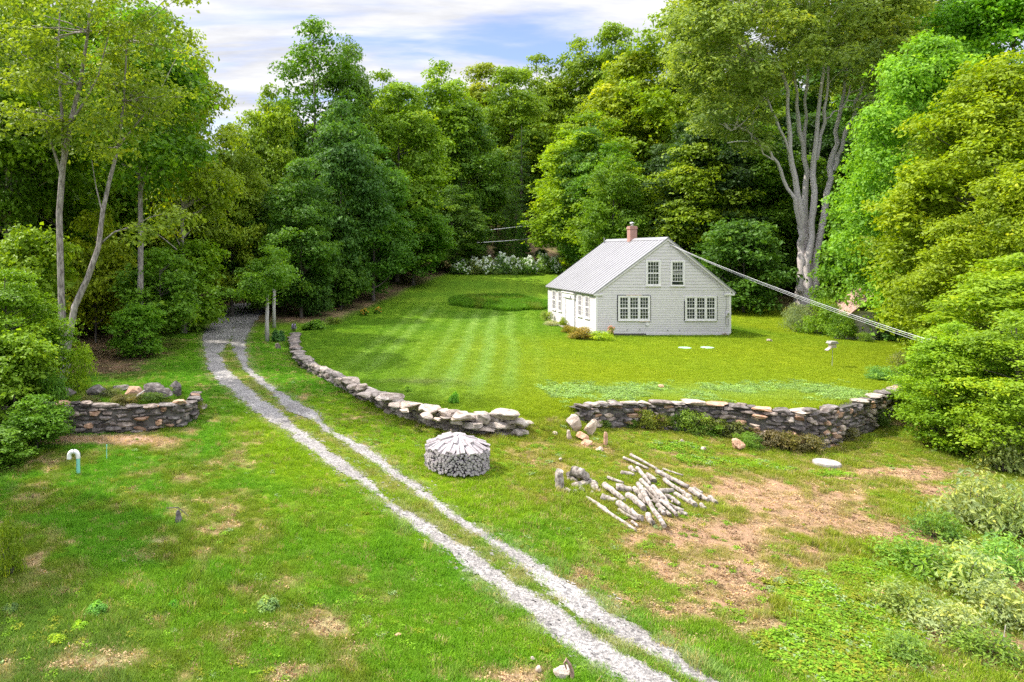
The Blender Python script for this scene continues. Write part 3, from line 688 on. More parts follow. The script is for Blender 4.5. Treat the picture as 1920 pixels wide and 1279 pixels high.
# --- the many-stemmed maple behind the house
def giant_maple():
    rng = np.random.default_rng(21)
    Y = 57.0; bx = PX(1510, Y); bz = gz(bx, Y)
    def q(u, v, dy=0.0):
        y = Y + dy; return (PX(u, y) - bx, dy, PZ(v, y) - bz)
    parts = []
    stems = [([q(1500, 575), q(1502, 520), q(1505, 470), q(1503, 430, -.3), q(1493, 360, -.6), q(1482, 280, -.8), q(1476, 200, -1), q(1465, 110, -1), q(1458, 20, -1)], .42),
             ([q(1515, 575, .3), q(1513, 500, .3), q(1512, 440, .2), q(1510, 360, .3), q(1508, 300, .3), q(1498, 220, .2), q(1490, 150, 0), q(1485, 60, 0)], .40),
             ([q(1512, 560, -.4), q(1518, 470, -.4), q(1524, 390, -.5), q(1528, 300, -.6), q(1532, 220, -.8), q(1542, 140, -1), q(1550, 40, -1)], .38),
             ([q(1522, 560), q(1532, 470), q(1545, 400, .2), q(1556, 335, .4), q(1568, 270, .5), q(1577, 200, .8), q(1588, 120, 1), q(1600, 30, 1)], .36),
             ([q(1562, 320, .4), q(1578, 280, .2), q(1593, 230, 0), q(1606, 190, -.2), q(1630, 140, -.4), q(1660, 60, -.6)], .24),
             ([q(1507, 440, -.3), q(1484, 370, -.7), q(1462, 320, -1), q(1440, 280, -1.3), q(1400, 240, -1.6), q(1370, 245, -1.8)], .2),
             ([q(1530, 300, -.5), q(1545, 230, -.8), q(1553, 160, -1), q(1560, 60, -1.3)], .2),
             ([q(1508, 300, .3), q(1510, 220, .5), q(1512, 130, .6), (q(1515, 30, .8))], .18),
             ([q(1486, 300, -.8), q(1465, 240, -1.2), q(1440, 190, -1.4), q(1415, 120, -1.4)], .14),
             ([q(1545, 230, -.8), q(1560, 212, -.9), q(1580, 205, -1), q(1600, 160, -1)], .1),
             ([q(1606, 190, -.2), q(1650, 165, -.4), q(1700, 130, -.6)], .1), ([q(1450, 300, -1.2), q(1410, 262, -1.6), q(1360, 268, -1.8)], .08),
             ([q(1593, 230, 0), q(1625, 222, .3), q(1650, 205, .3)], .09)]
    ends = []
    for pts, r in stems:
        pts = jig(pts, rng); n = len(pts); rr = np.linspace(r * 0.84, max(0.04, r * 0.16), n) * (1 + 0.07 * rng.normal(size=n))
        parts.append(tube_np(pts, rr, 8)); ends += pts[-4:]
    # root flare and burls
    parts.append(tube_np([q(1508, 590), q(1508, 560), q(1509, 520)], [0.95, 0.75, 0.5], 10))
    parts.append(tube_np([q(1500, 545, -.7), q(1500, 520, -.75)], [0.3, 0.2], 7))
    cen = []
    while len(cen) < 300:
        u = rng.uniform(1270, 1740); v = rng.uniform(-130, 330)
        e = ((u - 1505) / 235) ** 2 + ((v - 70) / 235) ** 2
        if e > 1: continue
        if v > 170 and abs(u - 1530) < 95 + (v - 170) * 0.1: continue
        if v > 300 and u > 1440: continue
        dy = rng.uniform(-1, 1) * 7.0 * math.sqrt(max(0, 1 - e * 0.8))
        if v > 120 and abs(u - 1535) < 110 and dy < 0: continue
        cen.append(q(u, v, dy))
    base = np.array(ends)
    for k in range(46):          # dead side twigs on the stems
        a = np.array(ends[rng.integers(len(ends))]); 
        if a[2] > 24: continue
        d = unit(np.array([rng.normal(), rng.normal() * 0.6 - 0.3, 0.75])) * rng.uniform(1.0, 3.2)
        pp, r = limb(a, a + d, rng, 0.05, 0.012, sag=0.15); parts.append(tube_np(pp, r, 4))
        pp, r = limb(pp[2], pp[2] + unit(d + rng.normal(size=3)) * 1.0, rng, 0.022, 0.008); parts.append(tube_np(pp, r, 4))
    for c in cen[::2]:
        j = np.argmin(np.linalg.norm(base - np.array(c), axis=1))
        p, r = limb(base[j], c, rng, 0.06, 0.018, sag=-0.06); parts.append(tube_np(p, r, 4))
    v, f = join_np(parts)
    root = tag(empty('maple_tree', (bx, Y, bz)), 'huge maple with a fan of many pale stems right behind the grey house', 'tree')
    link('trunk', np_mesh('trunk', v, f, smooth=True), root, mats=M['bark_pale'])
    o = link('crown', foliage('crown', rng, cen, rng.uniform(1.0, 1.9, len(cen)), 30, 13, 0.27, 0.32, flat=0.6), root); o.color = (0.27, 0.37, 0.07, 1)
giant_maple()

# --- trees one can tell apart, by where they stand (photo column, distance) and where their tops reach
place('ash', 20, 41, -90, 150, MID, 'tall leafy tree rising out of the picture behind the twin-trunked pale tree')
place('ash2', 262, 39, -30, 125, GREEN, 'tall airy tree whose drooping top leans toward the gap of sky')
place('ash', 345, 46, 55, 95, blend(MID, GOLD, .25), 'tall tree with orange tinged leaves near its top beside the sky gap')
place('maple', 435, 55, 225, 75, blend(OLV, MID, .5), 'low rounded yellowish tree standing below the gap of sky')
place('maple2', 505, 66, 155, 72, blend(OLV, MID, .3), 'olive tree with a round top just left of the tallest ash')
place('ash', 588, 72, 38, 92, blend(BLUE, MID, .5), 'tallest airy ash standing clear against the clouds over the driveway woods')
place('ash2', 655, 74, 48, 48, blend(BLUE, MID, .3), 'slim airy ash with a sparse dark top against the clouds')
place('sapling2', 408, 66, 360, 85, BRIGHT, 'bushy light green tree hanging over the bend of the driveway', name='small_tree')
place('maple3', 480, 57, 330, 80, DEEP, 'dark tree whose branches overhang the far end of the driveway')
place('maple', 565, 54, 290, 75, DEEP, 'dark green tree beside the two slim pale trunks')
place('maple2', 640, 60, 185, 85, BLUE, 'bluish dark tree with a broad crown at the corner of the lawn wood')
place('maple3', 700, 63, 265, 78, blend(BLUE, GREEN, .4), 'blue-green tree overhanging the leaf-strewn bank beside the lawn')
place('maple', 745, 74, 145, 98, blend(OLV, GREEN, .5), 'olive topped tree in the wood opposite the house, below the cloud edge')
place('maple2', 775, 72, 330, 72, GREEN, 'green tree leaning over the bare bank at the lawn edge')
place('maple2', 825, 92, 112, 88, blend(LIME, MID, .4), 'light green round topped tree behind the wood edge, peaking at the skyline')
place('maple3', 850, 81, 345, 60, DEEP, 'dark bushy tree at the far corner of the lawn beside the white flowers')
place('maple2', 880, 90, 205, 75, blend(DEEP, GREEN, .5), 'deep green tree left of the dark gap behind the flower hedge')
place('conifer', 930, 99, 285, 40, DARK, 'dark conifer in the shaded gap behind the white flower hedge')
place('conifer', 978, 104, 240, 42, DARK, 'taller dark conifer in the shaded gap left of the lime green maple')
place('maple3', 715, 96, 128, 85, blend(LIME, MID, .5), 'tree behind the wood edge whose top meets the sky left of centre')
place('maple', 960, 112, 118, 80, MID, 'green tree filling the skyline above the dark gap')
place('maple', 900, 122, 112, 70, blend(LIME, OLV, .4), 'hill tree with a lone round crown on the skyline over the gap')
place('maple3', 1005, 128, 98, 75, blend(LIME, OLV, .6), 'yellow-green hill tree on the skyline above the dark conifers')
place('maple2', 1085, 126, 68, 70, OLV, 'yellowish hill tree on the skyline left of the bare topped one')
place('maple', 1155, 122, 36, 72, OLV, 'hill tree with a thin top on the skyline above the chimney')
place('maple3', 1105, 78, 205, 118, LIME, 'broad lime green maple reaching over the lawn behind the house roof')
place('maple', 1180, 86, 92, 108, blend(LIME, OLV, .3), 'yellow-green maple rising straight above the chimney')
place('maple2', 1255, 84, 15, 112, blend(LIME, MID, .3), 'tall light green maple whose top touches the sky corner')
place('maple3', 1345, 86, -30, 122, LIME, 'very tall lime maple between the sky corner and the many-stemmed maple')
place('maple', 1295, 64, 262, 92, blend(LIME, GREEN, .45), 'green maple standing close behind the right half of the house roof')
place('maple3', 1370, 68, 215, 88, GREEN, 'rich green maple behind the service wires right of the house')
place('maple2', 1165, 69, 300, 85, blend(LIME, MID, .4), 'light green maple directly behind the brick chimney')
place('sapling2', 1395, 56, 395, 75, DEEP, 'dark spreading bush under the trees right behind the house corner', name='small_tree')
place('maple2', 1590, 82, -60, 110, DEEP, 'dark tree directly behind the many-stemmed maple')
place('maple', 1705, 74, -70, 130, DEEP, 'dark tree between the many-stemmed maple and the bright tree at the corner')
place('near', 1735, 40, 62, 150, blend(BRIGHT, LIME, .2), 'large bright green tree hanging over the old shed')
place('near2', 1880, 33, 100, 190, blend(GOLD, LIME, .7), 'large golden olive tree at the edge of the picture beside the shed')
place('near', 1900, 54, -80, 175, BRIGHT, 'very tall fresh green tree in the upper corner behind the golden tree')
place('bough', 1925, 25.5, 470, 170, blend(LIME, OLV, .4), 'low yellow-green tree cut by the picture edge above the weeds')
place('near', 1915, 29.0, 300, 150, blend(LIME, OLV, .6), 'olive green tree at the picture edge under the large golden one')
place('bough', 1905, 21.6, 575, 125, blend(LIME, OLV, .4), 'broad yellow-green tree at the picture edge over the silvery weeds', name='small_tree')
place('bough', 1795, 23.2, 600, 100, LIME, 'yellow-green bushy tree hiding the foot of the dark pole', name='small_tree')
place('sapling2', 1735, 25.6, 665, 50, blend(LIME, DEEP, .5), 'dark leafy bush just left of the dark pole', name='small_tree')
place('maple', 90, 52, -120, 130, MID, 'broad tree top filling the upper corner behind the twin trunks')
place('maple2', 190, 56, -60, 120, blend(MID, LIME, .4), 'sunlit broad tree between the two pale trunks in the upper wood')
place('maple3', 300, 60, 10, 110, blend(OLV, MID, .5), 'tall olive tree whose edge borders the gap of sky')
place('maple', 30, 60, -20, 140, GREEN, 'dense green tree at the left picture edge behind the tall leafy one')
place('sapling2', 60, 33.5, 400, 95, blend(LIME, GREEN, .4), 'light leafy sapling behind the foot of the twin trunks', name='sapling')
place('sapling', 300, 40, 455, 80, GREEN, 'young leafy tree with low boughs right of the twin trunks', name='sapling')
place('sapling2', 262, 36.5, 560, 55, blend(LIME, GREEN, .6), 'low yellow-green sapling on the litter behind the ruined terrace', name='sapling')
place('sapling', 180, 42, 380, 75, blend(GOLD, LIME, .5), 'yellowish sapling seen between the twin trunks', name='sapling')
place('sapling2', 350, 47, 430, 80, blend(GREEN, LIME, .3), 'spreading young tree over the bank left of the driveway bend', name='sapling')
place('bough', 10, 25.0, 500, 115, MID, 'tall bright sapling at the left picture edge', name='sapling')
place('sapling', 70, 21.6, 735, 62, blend(GREEN, MID, .5), 'small open sapling in front of the shaded end of the ruined terrace', name='sapling')
place('sapling2', 25, 23.4, 600, 100, MID, 'leafy green sapling left of the twin trunks', name='sapling')
place('sapling2', -10, 20.3, 800, 65, GREEN, 'bushy green sapling at the picture edge beside the hooked pipe', name='sapling')
place('sapling', 1650, 44, 345, 88, blend(BRIGHT, GREEN, .3), 'small bright tree whose boughs cover the shed roof', name='small_tree')
place('sapling2', 1590, 45.5, 430, 62, GREEN, 'small leafy tree between the many-stemmed maple and the shed', name='small_tree')

place('ash', None, 18.6, None, 150, MID, 'tree at the left picture edge, only its lowest boughs reaching in', X=-13.6, hmul=0.72)
place('maple', None, 16.5, None, 200, MID, 'tree just outside the left picture edge shading the rough meadow', X=-13.2, hmul=0.62)
# --- woods that fill in behind: each tree its own object, alike within a wood
def wood(poly, n, kinds, cols, label, group, hm=(0.8, 1.1), minD=2.6, ok=None, seed=1):
    rng = np.random.default_rng(seed); poly = np.array(poly, float); pts = []
    lo, hi = poly.min(0), poly.max(0); tries = 0
    while len(pts) < n and tries < 20000:
        tries += 1
        p = rng.uniform(lo, hi)
        ins = False; j = len(poly) - 1
        for i in range(len(poly)):
            if (poly[i, 1] > p[1]) != (poly[j, 1] > p[1]) and p[0] < (poly[j, 0] - poly[i, 0]) * (p[1] - poly[i, 1]) / (poly[j, 1] - poly[i, 1]) + poly[i, 0]: ins = not ins
            j = i
        if not ins or (pts and np.min(np.hypot(*(np.array(pts) - p).T)) < minD): continue
        if ok and not ok(*p): continue
        pts.append(p)
    for p in pts:
        k = kinds[rng.integers(len(kinds))]; c = cols[rng.integers(len(cols))]
        hmul = rng.uniform(*hm); hw = T[k]['R'] * rng.uniform(0.75, 1.05) * hmul / p[1] * FPX
        place(k, None, p[1], None, hw, c, label, 'tree', group, X=p[0], hmul=hmul)
wood([(-30, 36), (-14.5, 36), (-12.5, 60), (-12, 100), (-52, 110)], 46, ['forest', 'forest', 'ash2', 'ash'], [MID, GREEN, blend(GREEN, LIME, .5), DEEP], 'slender tree in the shady wood behind the twin-trunked tree and the driveway', 'trees of the wood left of the driveway', (0.72, 1.0))
wood([(-26, 34), (-13.5, 33), (-12, 58), (-30, 62)], 26, ['sapling', 'sapling2'], [GREEN, blend(LIME, GREEN, .3), BRIGHT, blend(GOLD, LIME, .5)], 'young understory tree between the trunks of the wood left of the driveway', 'saplings under the trees left of the driveway', (0.5, 1.0), 1.8, seed=2)
wood([(-5.0, 66), (3.5, 66), (12, 90), (16, 110), (-18, 112), (-8, 80)], 26, ['maple', 'maple2', 'forest'], [DEEP, GREEN, blend(BLUE, GREEN, .4), MID], 'dark leafy tree inside the wood between driveway and lawn', 'trees of the wood between driveway and lawn', (0.8, 1.05), seed=3)
wood([(-4.0, 52), (0.8, 54), (5, 67), (12.5, 84), (9, 88), (-5, 68)], 22, ['sapling2', 'sapling'], [DEEP, GREEN, DEEP], 'dark bush along the wooded edge of the lawn opposite the house', 'bushes along the wood edge of the lawn', (0.6, 1.05), 1.9, seed=4)
wood([(12, 96), (60, 88), (110, 110), (120, 190), (-10, 190), (-10, 120)], 100, ['maple', 'maple2', 'maple3', 'forest'], [LIME, OLV, MID, blend(LIME, GREEN, .5)], 'leafy tree on the wooded hillside far behind the house', 'trees on the wooded hillside', (0.85, 1.1), 4.2, seed=5)
wood([(-60, 100), (-12, 112), (-10, 190), (-90, 190)], 34, ['maple', 'forest', 'maple2'], [MID, GREEN, blend(LIME, GREEN, .5)], 'distant leafy tree deep in the wood behind the driveway', 'far trees behind the driveway wood', (0.55, 0.8), 5.0, seed=6)
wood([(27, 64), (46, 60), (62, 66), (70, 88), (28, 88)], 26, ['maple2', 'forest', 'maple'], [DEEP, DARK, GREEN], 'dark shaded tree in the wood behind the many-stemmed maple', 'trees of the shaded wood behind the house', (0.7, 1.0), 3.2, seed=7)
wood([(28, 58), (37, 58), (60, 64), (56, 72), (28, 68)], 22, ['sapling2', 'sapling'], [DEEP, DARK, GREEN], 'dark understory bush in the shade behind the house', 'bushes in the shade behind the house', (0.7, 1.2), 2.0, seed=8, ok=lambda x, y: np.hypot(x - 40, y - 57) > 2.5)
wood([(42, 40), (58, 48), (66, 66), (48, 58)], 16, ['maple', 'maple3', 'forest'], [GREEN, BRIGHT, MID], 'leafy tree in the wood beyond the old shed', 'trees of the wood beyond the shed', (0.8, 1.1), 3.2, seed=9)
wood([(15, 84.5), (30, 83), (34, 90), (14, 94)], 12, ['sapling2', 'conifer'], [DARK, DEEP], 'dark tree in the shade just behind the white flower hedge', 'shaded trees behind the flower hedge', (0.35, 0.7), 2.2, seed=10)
# ------------------------------------------------------------------ the house
HX, HY = 17.33, 43.7
HW, HL = 8.59, 9.3
PKX, PKZ = 4.57, 6.22
SL, SR = 0.752, 0.812            # roof pitches left and right
def roof_z(x): return PKZ - (PKX - x) * SL if x < PKX else PKZ - (x - PKX) * SR
def house():
    root = tag(empty('house', (HX, HY, 0)), 'grey clapboard house with a metal roof and one brick chimney', 'house')
    ztl = roof_z(0) - 0.06; ztr = roof_z(HW) - 0.06
    # solid walls behind the boards
    b = MB()
    b.prism([(0.03, 0.0, -0.25), (HW - 0.03, 0.0, -0.25), (HW - 0.03, 0.0, ztr), (PKX, 0.0, PKZ - 0.1), (0.03, 0.0, ztl)], (0, HL, 0))
    b.build('wall', M['clap'], root)
    def courses(mp_, x0f, x1f, za, zb, step, out0, out1, m=0):
        bb = MB(); z = za
        rng = random.Random(5)
        while z < zb - 1e-6:
            z1 = min(z + step, zb); d0 = out1 + rng.uniform(-.002, .002)
            a0, a1, c0, c1 = x0f(z), x1f(z), x0f(z1), x1f(z1)
            if a1 - a0 > 0.02:
                bb.quad([mp_(a0, d0, z), mp_(a1, d0, z), mp_(max(c1, c0), out0, z1), mp_(min(c0, c1), out0, z1)], m)
                bb.quad([mp_(a0, 0, z), mp_(a1, 0, z), mp_(a1, d0, z), mp_(a0, d0, z)], m)
            z = z1
        return bb
    fr = lambda u, d, z: (u, -d, z)
    lf = lambda u, d, z: (-d, u, z)
    rt = lambda u, d, z: (HW + d, u, z)
    xl = lambda z: max(0.0, PKX - (PKZ - 0.05 - z) / SL); xr = lambda z: min(HW, PKX + (PKZ - 0.05 - z) / SR)
    o = courses(fr, xl, xr, 0.10, 2.86, 0.115, 0.006, 0.021).build('clapboard_siding', M['clap'], root, fix=False)
    o = courses(fr, xl, xr, 2.86, PKZ - 0.08, 0.20, 0.008, 0.025).build('shingle_siding', M['shingle'], root, fix=False)
    courses(lf, lambda z: 0.0, lambda z: HL, 0.10, ztl - 0.02, 0.115, 0.006, 0.021).build('clapboard_siding', M['clap'], root, fix=False)
    courses(rt, lambda z: 0.0, lambda z: HL, 0.10, ztr - 0.02, 0.115, 0.006, 0.021).build('clapboard_siding', M['clap'], root, fix=False)
    b = MB(); b.box(0.05, HW - 0.05, -0.012, HL - 0.05, -0.6, 0.10); b.build('foundation', M['found'], root)
    b = MB()
    b.box(3.2, HW - 0.1, -0.05, -0.027, 0.0, 0.13); b.build('skirt_board', M['clap'], root)
    b = MB()   # corner boards, eave boards, rake boards, eave returns
    b.box(-0.034, 0.09, -0.036, 0.0, 0.10, ztl); b.box(-0.036, -0.001, 0.0, 0.10, 0.10, ztl)
    b.box(HW - 0.09, HW + 0.034, -0.036, 0.0, 0.10, ztr); b.box(-0.036, -0.001, HL - 0.1, HL + 0.02, 0.1, ztl)
    b.box(-0.05, -0.001, 0.101, HL - 0.101, ztl - 0.20, ztl - 0.02)
    b.build('corner_trim', M['trim'], root)
    for s, x0, x1 in ((1, -0.16, PKX), (-1, PKX, HW + 0.26)):
        b = MB()
        def rp(x, dz): return (x, -0.085, roof_z(x) - dz)
        b.prism([rp(x0, 0.02), rp(x1, 0.02), rp(x1, 0.17), rp(x0, 0.17)], (0, 0.049, 0)); b.build('rake_board', M['clap'], root)
    b = MB(); b.box(-0.17, 0.42, -0.088, -0.037, ztl - 0.20, ztl - 0.10); b.build('eave_return', M['trim'], root)
    b = MB(); b.box(HW - 0.42, HW + 0.24, -0.088, -0.037, ztr - 0.36, ztr - 0.25); b.build('eave_return', M['trim'], root)
    b = MB(); b.box(-0.16, -0.055, -0.05, HL + 0.1, roof_z(-0.14) - 0.16, roof_z(-0.14) - 0.045); b.build('eave_fascia', M['flash'], root)
    # metal roof with standing seams
    b = MB(); y0, y1 = -0.10, HL + 0.12
    for x0, x1 in ((-0.20, PKX), (HW + 0.30, PKX)):
        z0, z1 = roof_z(x0), roof_z(x1)
        b.prism([(x0, y0, z0), (x1, y0, z1), (x1, y0, z1 - 0.05), (x0, y0, z0 - 0.05)], (0, y1 - y0, 0))
        n = 21
        for i in range(n + 1):
            y = y0 + 0.012 + (y1 - y0 - 0.054) * i / n
            b.prism([(x0, y, z0 + 0.001), (x1, y, z1 + 0.001), (x1, y, z1 + 0.038), (x0, y, z0 + 0.038)], (0, 0.03, 0))
    b.prism([(PKX - 0.2, y0 - 0.012, PKZ - 0.2 * SL + 0.04), (PKX, y0 - 0.012, PKZ + 0.06), (PKX + 0.2, y0 - 0.012, PKZ - 0.2 * SR + 0.04), (PKX + 0.2, y0 - 0.012, PKZ - 0.2 * SR + 0.025), (PKX, y0 - 0.012, PKZ + 0.042), (PKX - 0.2, y0 - 0.012, PKZ - 0.2 * SL + 0.025)], (0, y1 - y0 + 0.024, 0))
    roof = b.build('roof', M['roofmetal'], root)
    # chimney
    cy_ = 5.0; cxm = PKX - 0.02
    b = MB(); b.box(cxm - 0.245, cxm + 0.245, cy_ - 0.245, cy_ + 0.245, 5.75, 6.93); b.box(cxm - 0.275, cxm + 0.275, cy_ - 0.275, cy_ + 0.275, 6.93, 7.08); b.box(cxm - 0.25, cxm + 0.25, cy_ - 0.25, cy_ + 0.25, 7.08, 7.15)
    ch = b.build('chimney', M['brick'], root)
    b = MB(); b.tube([(cxm, cy_, 7.15), (cxm, cy_, 7.32)], [0.10, 0.10], 10); b.tube([(cxm, cy_, 7.36), (cxm, cy_, 7.40), (cxm, cy_, 7.45)], [0.17, 0.15, 0.03], 10); b.tube([(cxm + 0.08, cy_, 7.3), (cxm + 0.08, cy_, 7.38)], [0.012, 0.012], 5); b.tube([(cxm - 0.08, cy_, 7.3), (cxm - 0.08, cy_, 7.38)], [0.012, 0.012], 5)
    b.build('flue_cap', M['flash'], ch)
    b = MB(); b.box(cxm - 0.34, cxm + 0.34, cy_ - 0.36, cy_ - 0.275, 5.9, 6.02); b.build('chimney_flashing', M['flash'], ch)
    b = MB(); b.tube([(PKX - 0.3, HL - 0.15, PKZ - 0.25), (PKX - 0.3, HL - 0.15, PKZ + 0.18)], [0.045, 0.045], 8); b.build('roof_vent', M['cable_black'], root)
    # windows: casing, sashes and muntins in one white mesh, the glass its own piece
    def window(mp_, u0, u1, z0, z1, nsash, cols, rows, glass='pane', casing=0.10, raised=0.0, fm='trim', extra=None):
        b = MB(); g = MB()
        def bx(b_, a0, a1, c0, c1, d0, d1, m=0):
            p = [mp_(a0, d0, c0), mp_(a1, d0, c0), mp_(a1, d0, c1), mp_(a0, d0, c1)]
            q = mp_(0, d1 - d0, 0); o0 = mp_(0, 0, 0)
            b_.prism(p, (q[0] - o0[0], q[1] - o0[1], q[2] - o0[2]), m)
        bx(b, u0, u0 + casing, z0, z1, 0.002, 0.062); bx(b, u1 - casing, u1, z0, z1, 0.002, 0.062)
        bx(b, u0 + casing, u1 - casing, z1 - casing, z1, 0.002, 0.060); bx(b, u0 + casing, u1 - casing, z0, z0 + casing * 0.75, 0.002, 0.060)
        bx(b, u0 - 0.03, u1 + 0.03, z0 - 0.035, z0, 0.002, 0.085)
        iw = (u1 - u0 - 2 * casing); mw = 0.085; sw = (iw - (nsash - 1) * mw) / nsash
        a0z, a1z = z0 + casing * 0.75, z1 - casing
        for k in range(nsash):
            s0 = u0 + casing + k * (sw + mw); s1 = s0 + sw
            if k < nsash - 1: bx(b, s1, s1 + mw, a0z, a1z, 0.002, 0.058)
            bx(g, s0, s1, a0z, a1z, 0.003, 0.030)
            f = 0.042; mid = (a0z + a1z) / 2
            for (l0, l1, dd) in ((a0z + raised, mid + raised * 0.9, 0.046), (mid, a1z, 0.042)):
                l1 = min(l1, a1z)
                bx(b, s0, s0 + f, l0, l1, 0.0305, dd); bx(b, s1 - f, s1, l0, l1, 0.0305, dd)
                bx(b, s0 + f, s1 - f, l0, l0 + f, 0.0305, dd - 0.001); bx(b, s0 + f, s1 - f, l1 - f, l1, 0.0305, dd - 0.001)
                rr = rows // 2
                for i in range(1, cols):
                    x = s0 + f + (s1 - s0 - 2 * f) * i / cols; bx(b, x - 0.011, x + 0.011, l0 + f, l1 - f, 0.0305, 0.038)
                for j in range(1, rr):
                    zz = l0 + f + (l1 - l0 - 2 * f) * j / rr; bx(b, s0 + f, s1 - f, zz - 0.011, zz + 0.011, 0.0305, 0.037)
        w = b.build('window', M[fm], root)
        g.build('pane', M[glass], w)
        return w
    window(fr, 3.17, 4.12, 3.14, 4.80, 1, 4, 6)
    window(fr, 4.74, 5.66, 3.14, 4.78, 1, 4, 6, raised=0.20)
    w = window(fr, 1.39, 3.44, 0.93, 2.52, 3, 3, 6)
    b = MB(); b.box(1.34, 1.388, -0.05, -0.02, 0.88, 2.54); b.box(3.442, 3.49, -0.05, -0.02, 0.88, 2.54); b.box(1.36, 1.9, -0.055, -0.02, 2.521, 2.56); b.box(2.9, 3.44, -0.055, -0.02, 2.521, 2.56); b.build('dark_gap', M['black'], w)
    b = MB(); b.box(1.901, 2.899, -0.066, -0.02, 2.521, 2.565); b.box(2.72, 3.36, -0.088, -0.02, 0.86, 0.894); b.build('bare_board', M['trim_bare'], w)
    w = window(fr, 5.67, 7.70, 0.93, 2.50, 3, 3, 6)
    b = MB(); b.box(5.63, 5.668, -0.05, -0.02, 0.88, 2.2); b.box(7.702, 7.74, -0.05, -0.02, 0.92, 2.5); b.build('dark_gap', M['black'], w)
    for a, c in ((7.55, 8.35), (6.25, 7.02), (2.30, 3.05), (0.98, 1.78)):
        window(lf, a, c, 0.92, 2.44, 1, 2, 4, 'pane_curtain', casing=0.09)
    # front door with pilasters
    b = MB()
    b.box(-0.11, -0.027, 3.60, 4.02, 0.12, 2.06); b.box(-0.11, -0.027, 5.33, 5.75, 0.12, 2.06); b.box(-0.15, -0.027, 3.52, 5.83, 2.061, 2.40); b.box(-0.20, -0.027, 3.46, 5.89, 2.401, 2.47)
    b.box(-0.125, -0.111, 3.56, 4.06, 0.12, 0.3); b.box(-0.125, -0.111, 5.29, 5.79, 0.12, 0.3)
    b.build('door_surround', M['trim'], root)
    b = MB(); b.box(-0.055, -0.02, 4.021, 5.329, 0.12, 2.06)
    for z0, z1 in ((0.3, 0.95), (1.1, 1.9)):
        for y0, y1 in ((4.25, 4.62), (4.75, 5.12)): b.box(-0.066, -0.0555, y0, y1, z0, z1)
    d = b.build('door', M['trim'], root)
    b = MB(); b.tube([(-0.067, 5.22, 1.05), (-0.11, 5.22, 1.05)], [0.02, 0.03], 8); b.build('handle', M['flash'], d)
    b = MB(); b.tube([(-0.16, 4.1, 2.0), (-0.16, 4.1, 2.22)], [0.07, 0.05], 6); b.tube([(-0.16, 4.1, 2.22), (-0.12, 4.1, 2.26)], [0.02, 0.02], 5); b.build('porch_lamp', M['cable_black'], root)
    b = MB(); b.box(-0.75, -0.13, 3.9, 5.4, -0.2, 0.10); b.build('door_step', M['concrete'], root)
    # service cable on the gable, meter, vent cover, taps
    def gp(cx, cyy): return ((1100 + cx / 6.09 - PU) / FPX * HY - HX, -0.075, PZ(430 + cyy / 6.09, HY))
    b = MB(); b.tube([gp(*q) for q in ((945, 150), (1080, 275), (1200, 385), (1330, 490), (1480, 600), (1545, 665), (1585, 760), (1592, 880), (1580, 950))], [0.012] * 9, 5); b.tube([gp(*q) for q in ((960, 165), (1090, 300), (1210, 410), (1340, 512), (1470, 615), (1535, 700))], [0.009] * 6, 5); b.build('service_cable', M['cable_black'], root)
    p = gp(1600, 965); b = MB(); b.box(p[0] - 0.10, p[0] + 0.10, -0.13, -0.03, p[2] - 0.14, p[2] + 0.14); mt = b.build('meter_box', M['clap'], root)
    b = MB(); b.tube([(p[0], -0.131, p[2]), (p[0], -0.19, p[2])], [0.075, 0.06], 10); b.build('meter_dial', M['flash'], mt)
    b = MB(); b.tube([gp(1580, 990), gp(1578, 1060), gp(1590, 1098), gp(1612, 1090), gp(1615, 1020)], [0.012] * 5, 5); b.build('cable_loop', M['cable_black'], root)
    p = gp(690, 1082); b = MB(); b.tube([(p[0], -0.02, p[2]), (p[0], -0.07, p[2])], [0.12, 0.11], 14); b.build('vent_cover', M['trim'], root)
    for q in ((460, 1143), (603, 1143), (921, 1152), (1060, 1150)):
        p = gp(*q); b = MB(); b.tube([(p[0], -0.02, p[2]), (p[0], -0.08, p[2] - 0.01)], [0.028, 0.024], 7); b.build('wall_vent', M['cable_black'], root)
    p = gp(960, 185)
    for dx_ in (-0.06, 0.1, 0.22):
        b = MB(); b.tube([(p[0] + dx_, -0.03, p[2]), (p[0] + dx_, -0.1, p[2]), (p[0] + dx_, -0.13, p[2] - 0.05)], [0.012, 0.02, 0.03], 6); b.build('wire_insulator', M['cable_black'], root)
house()

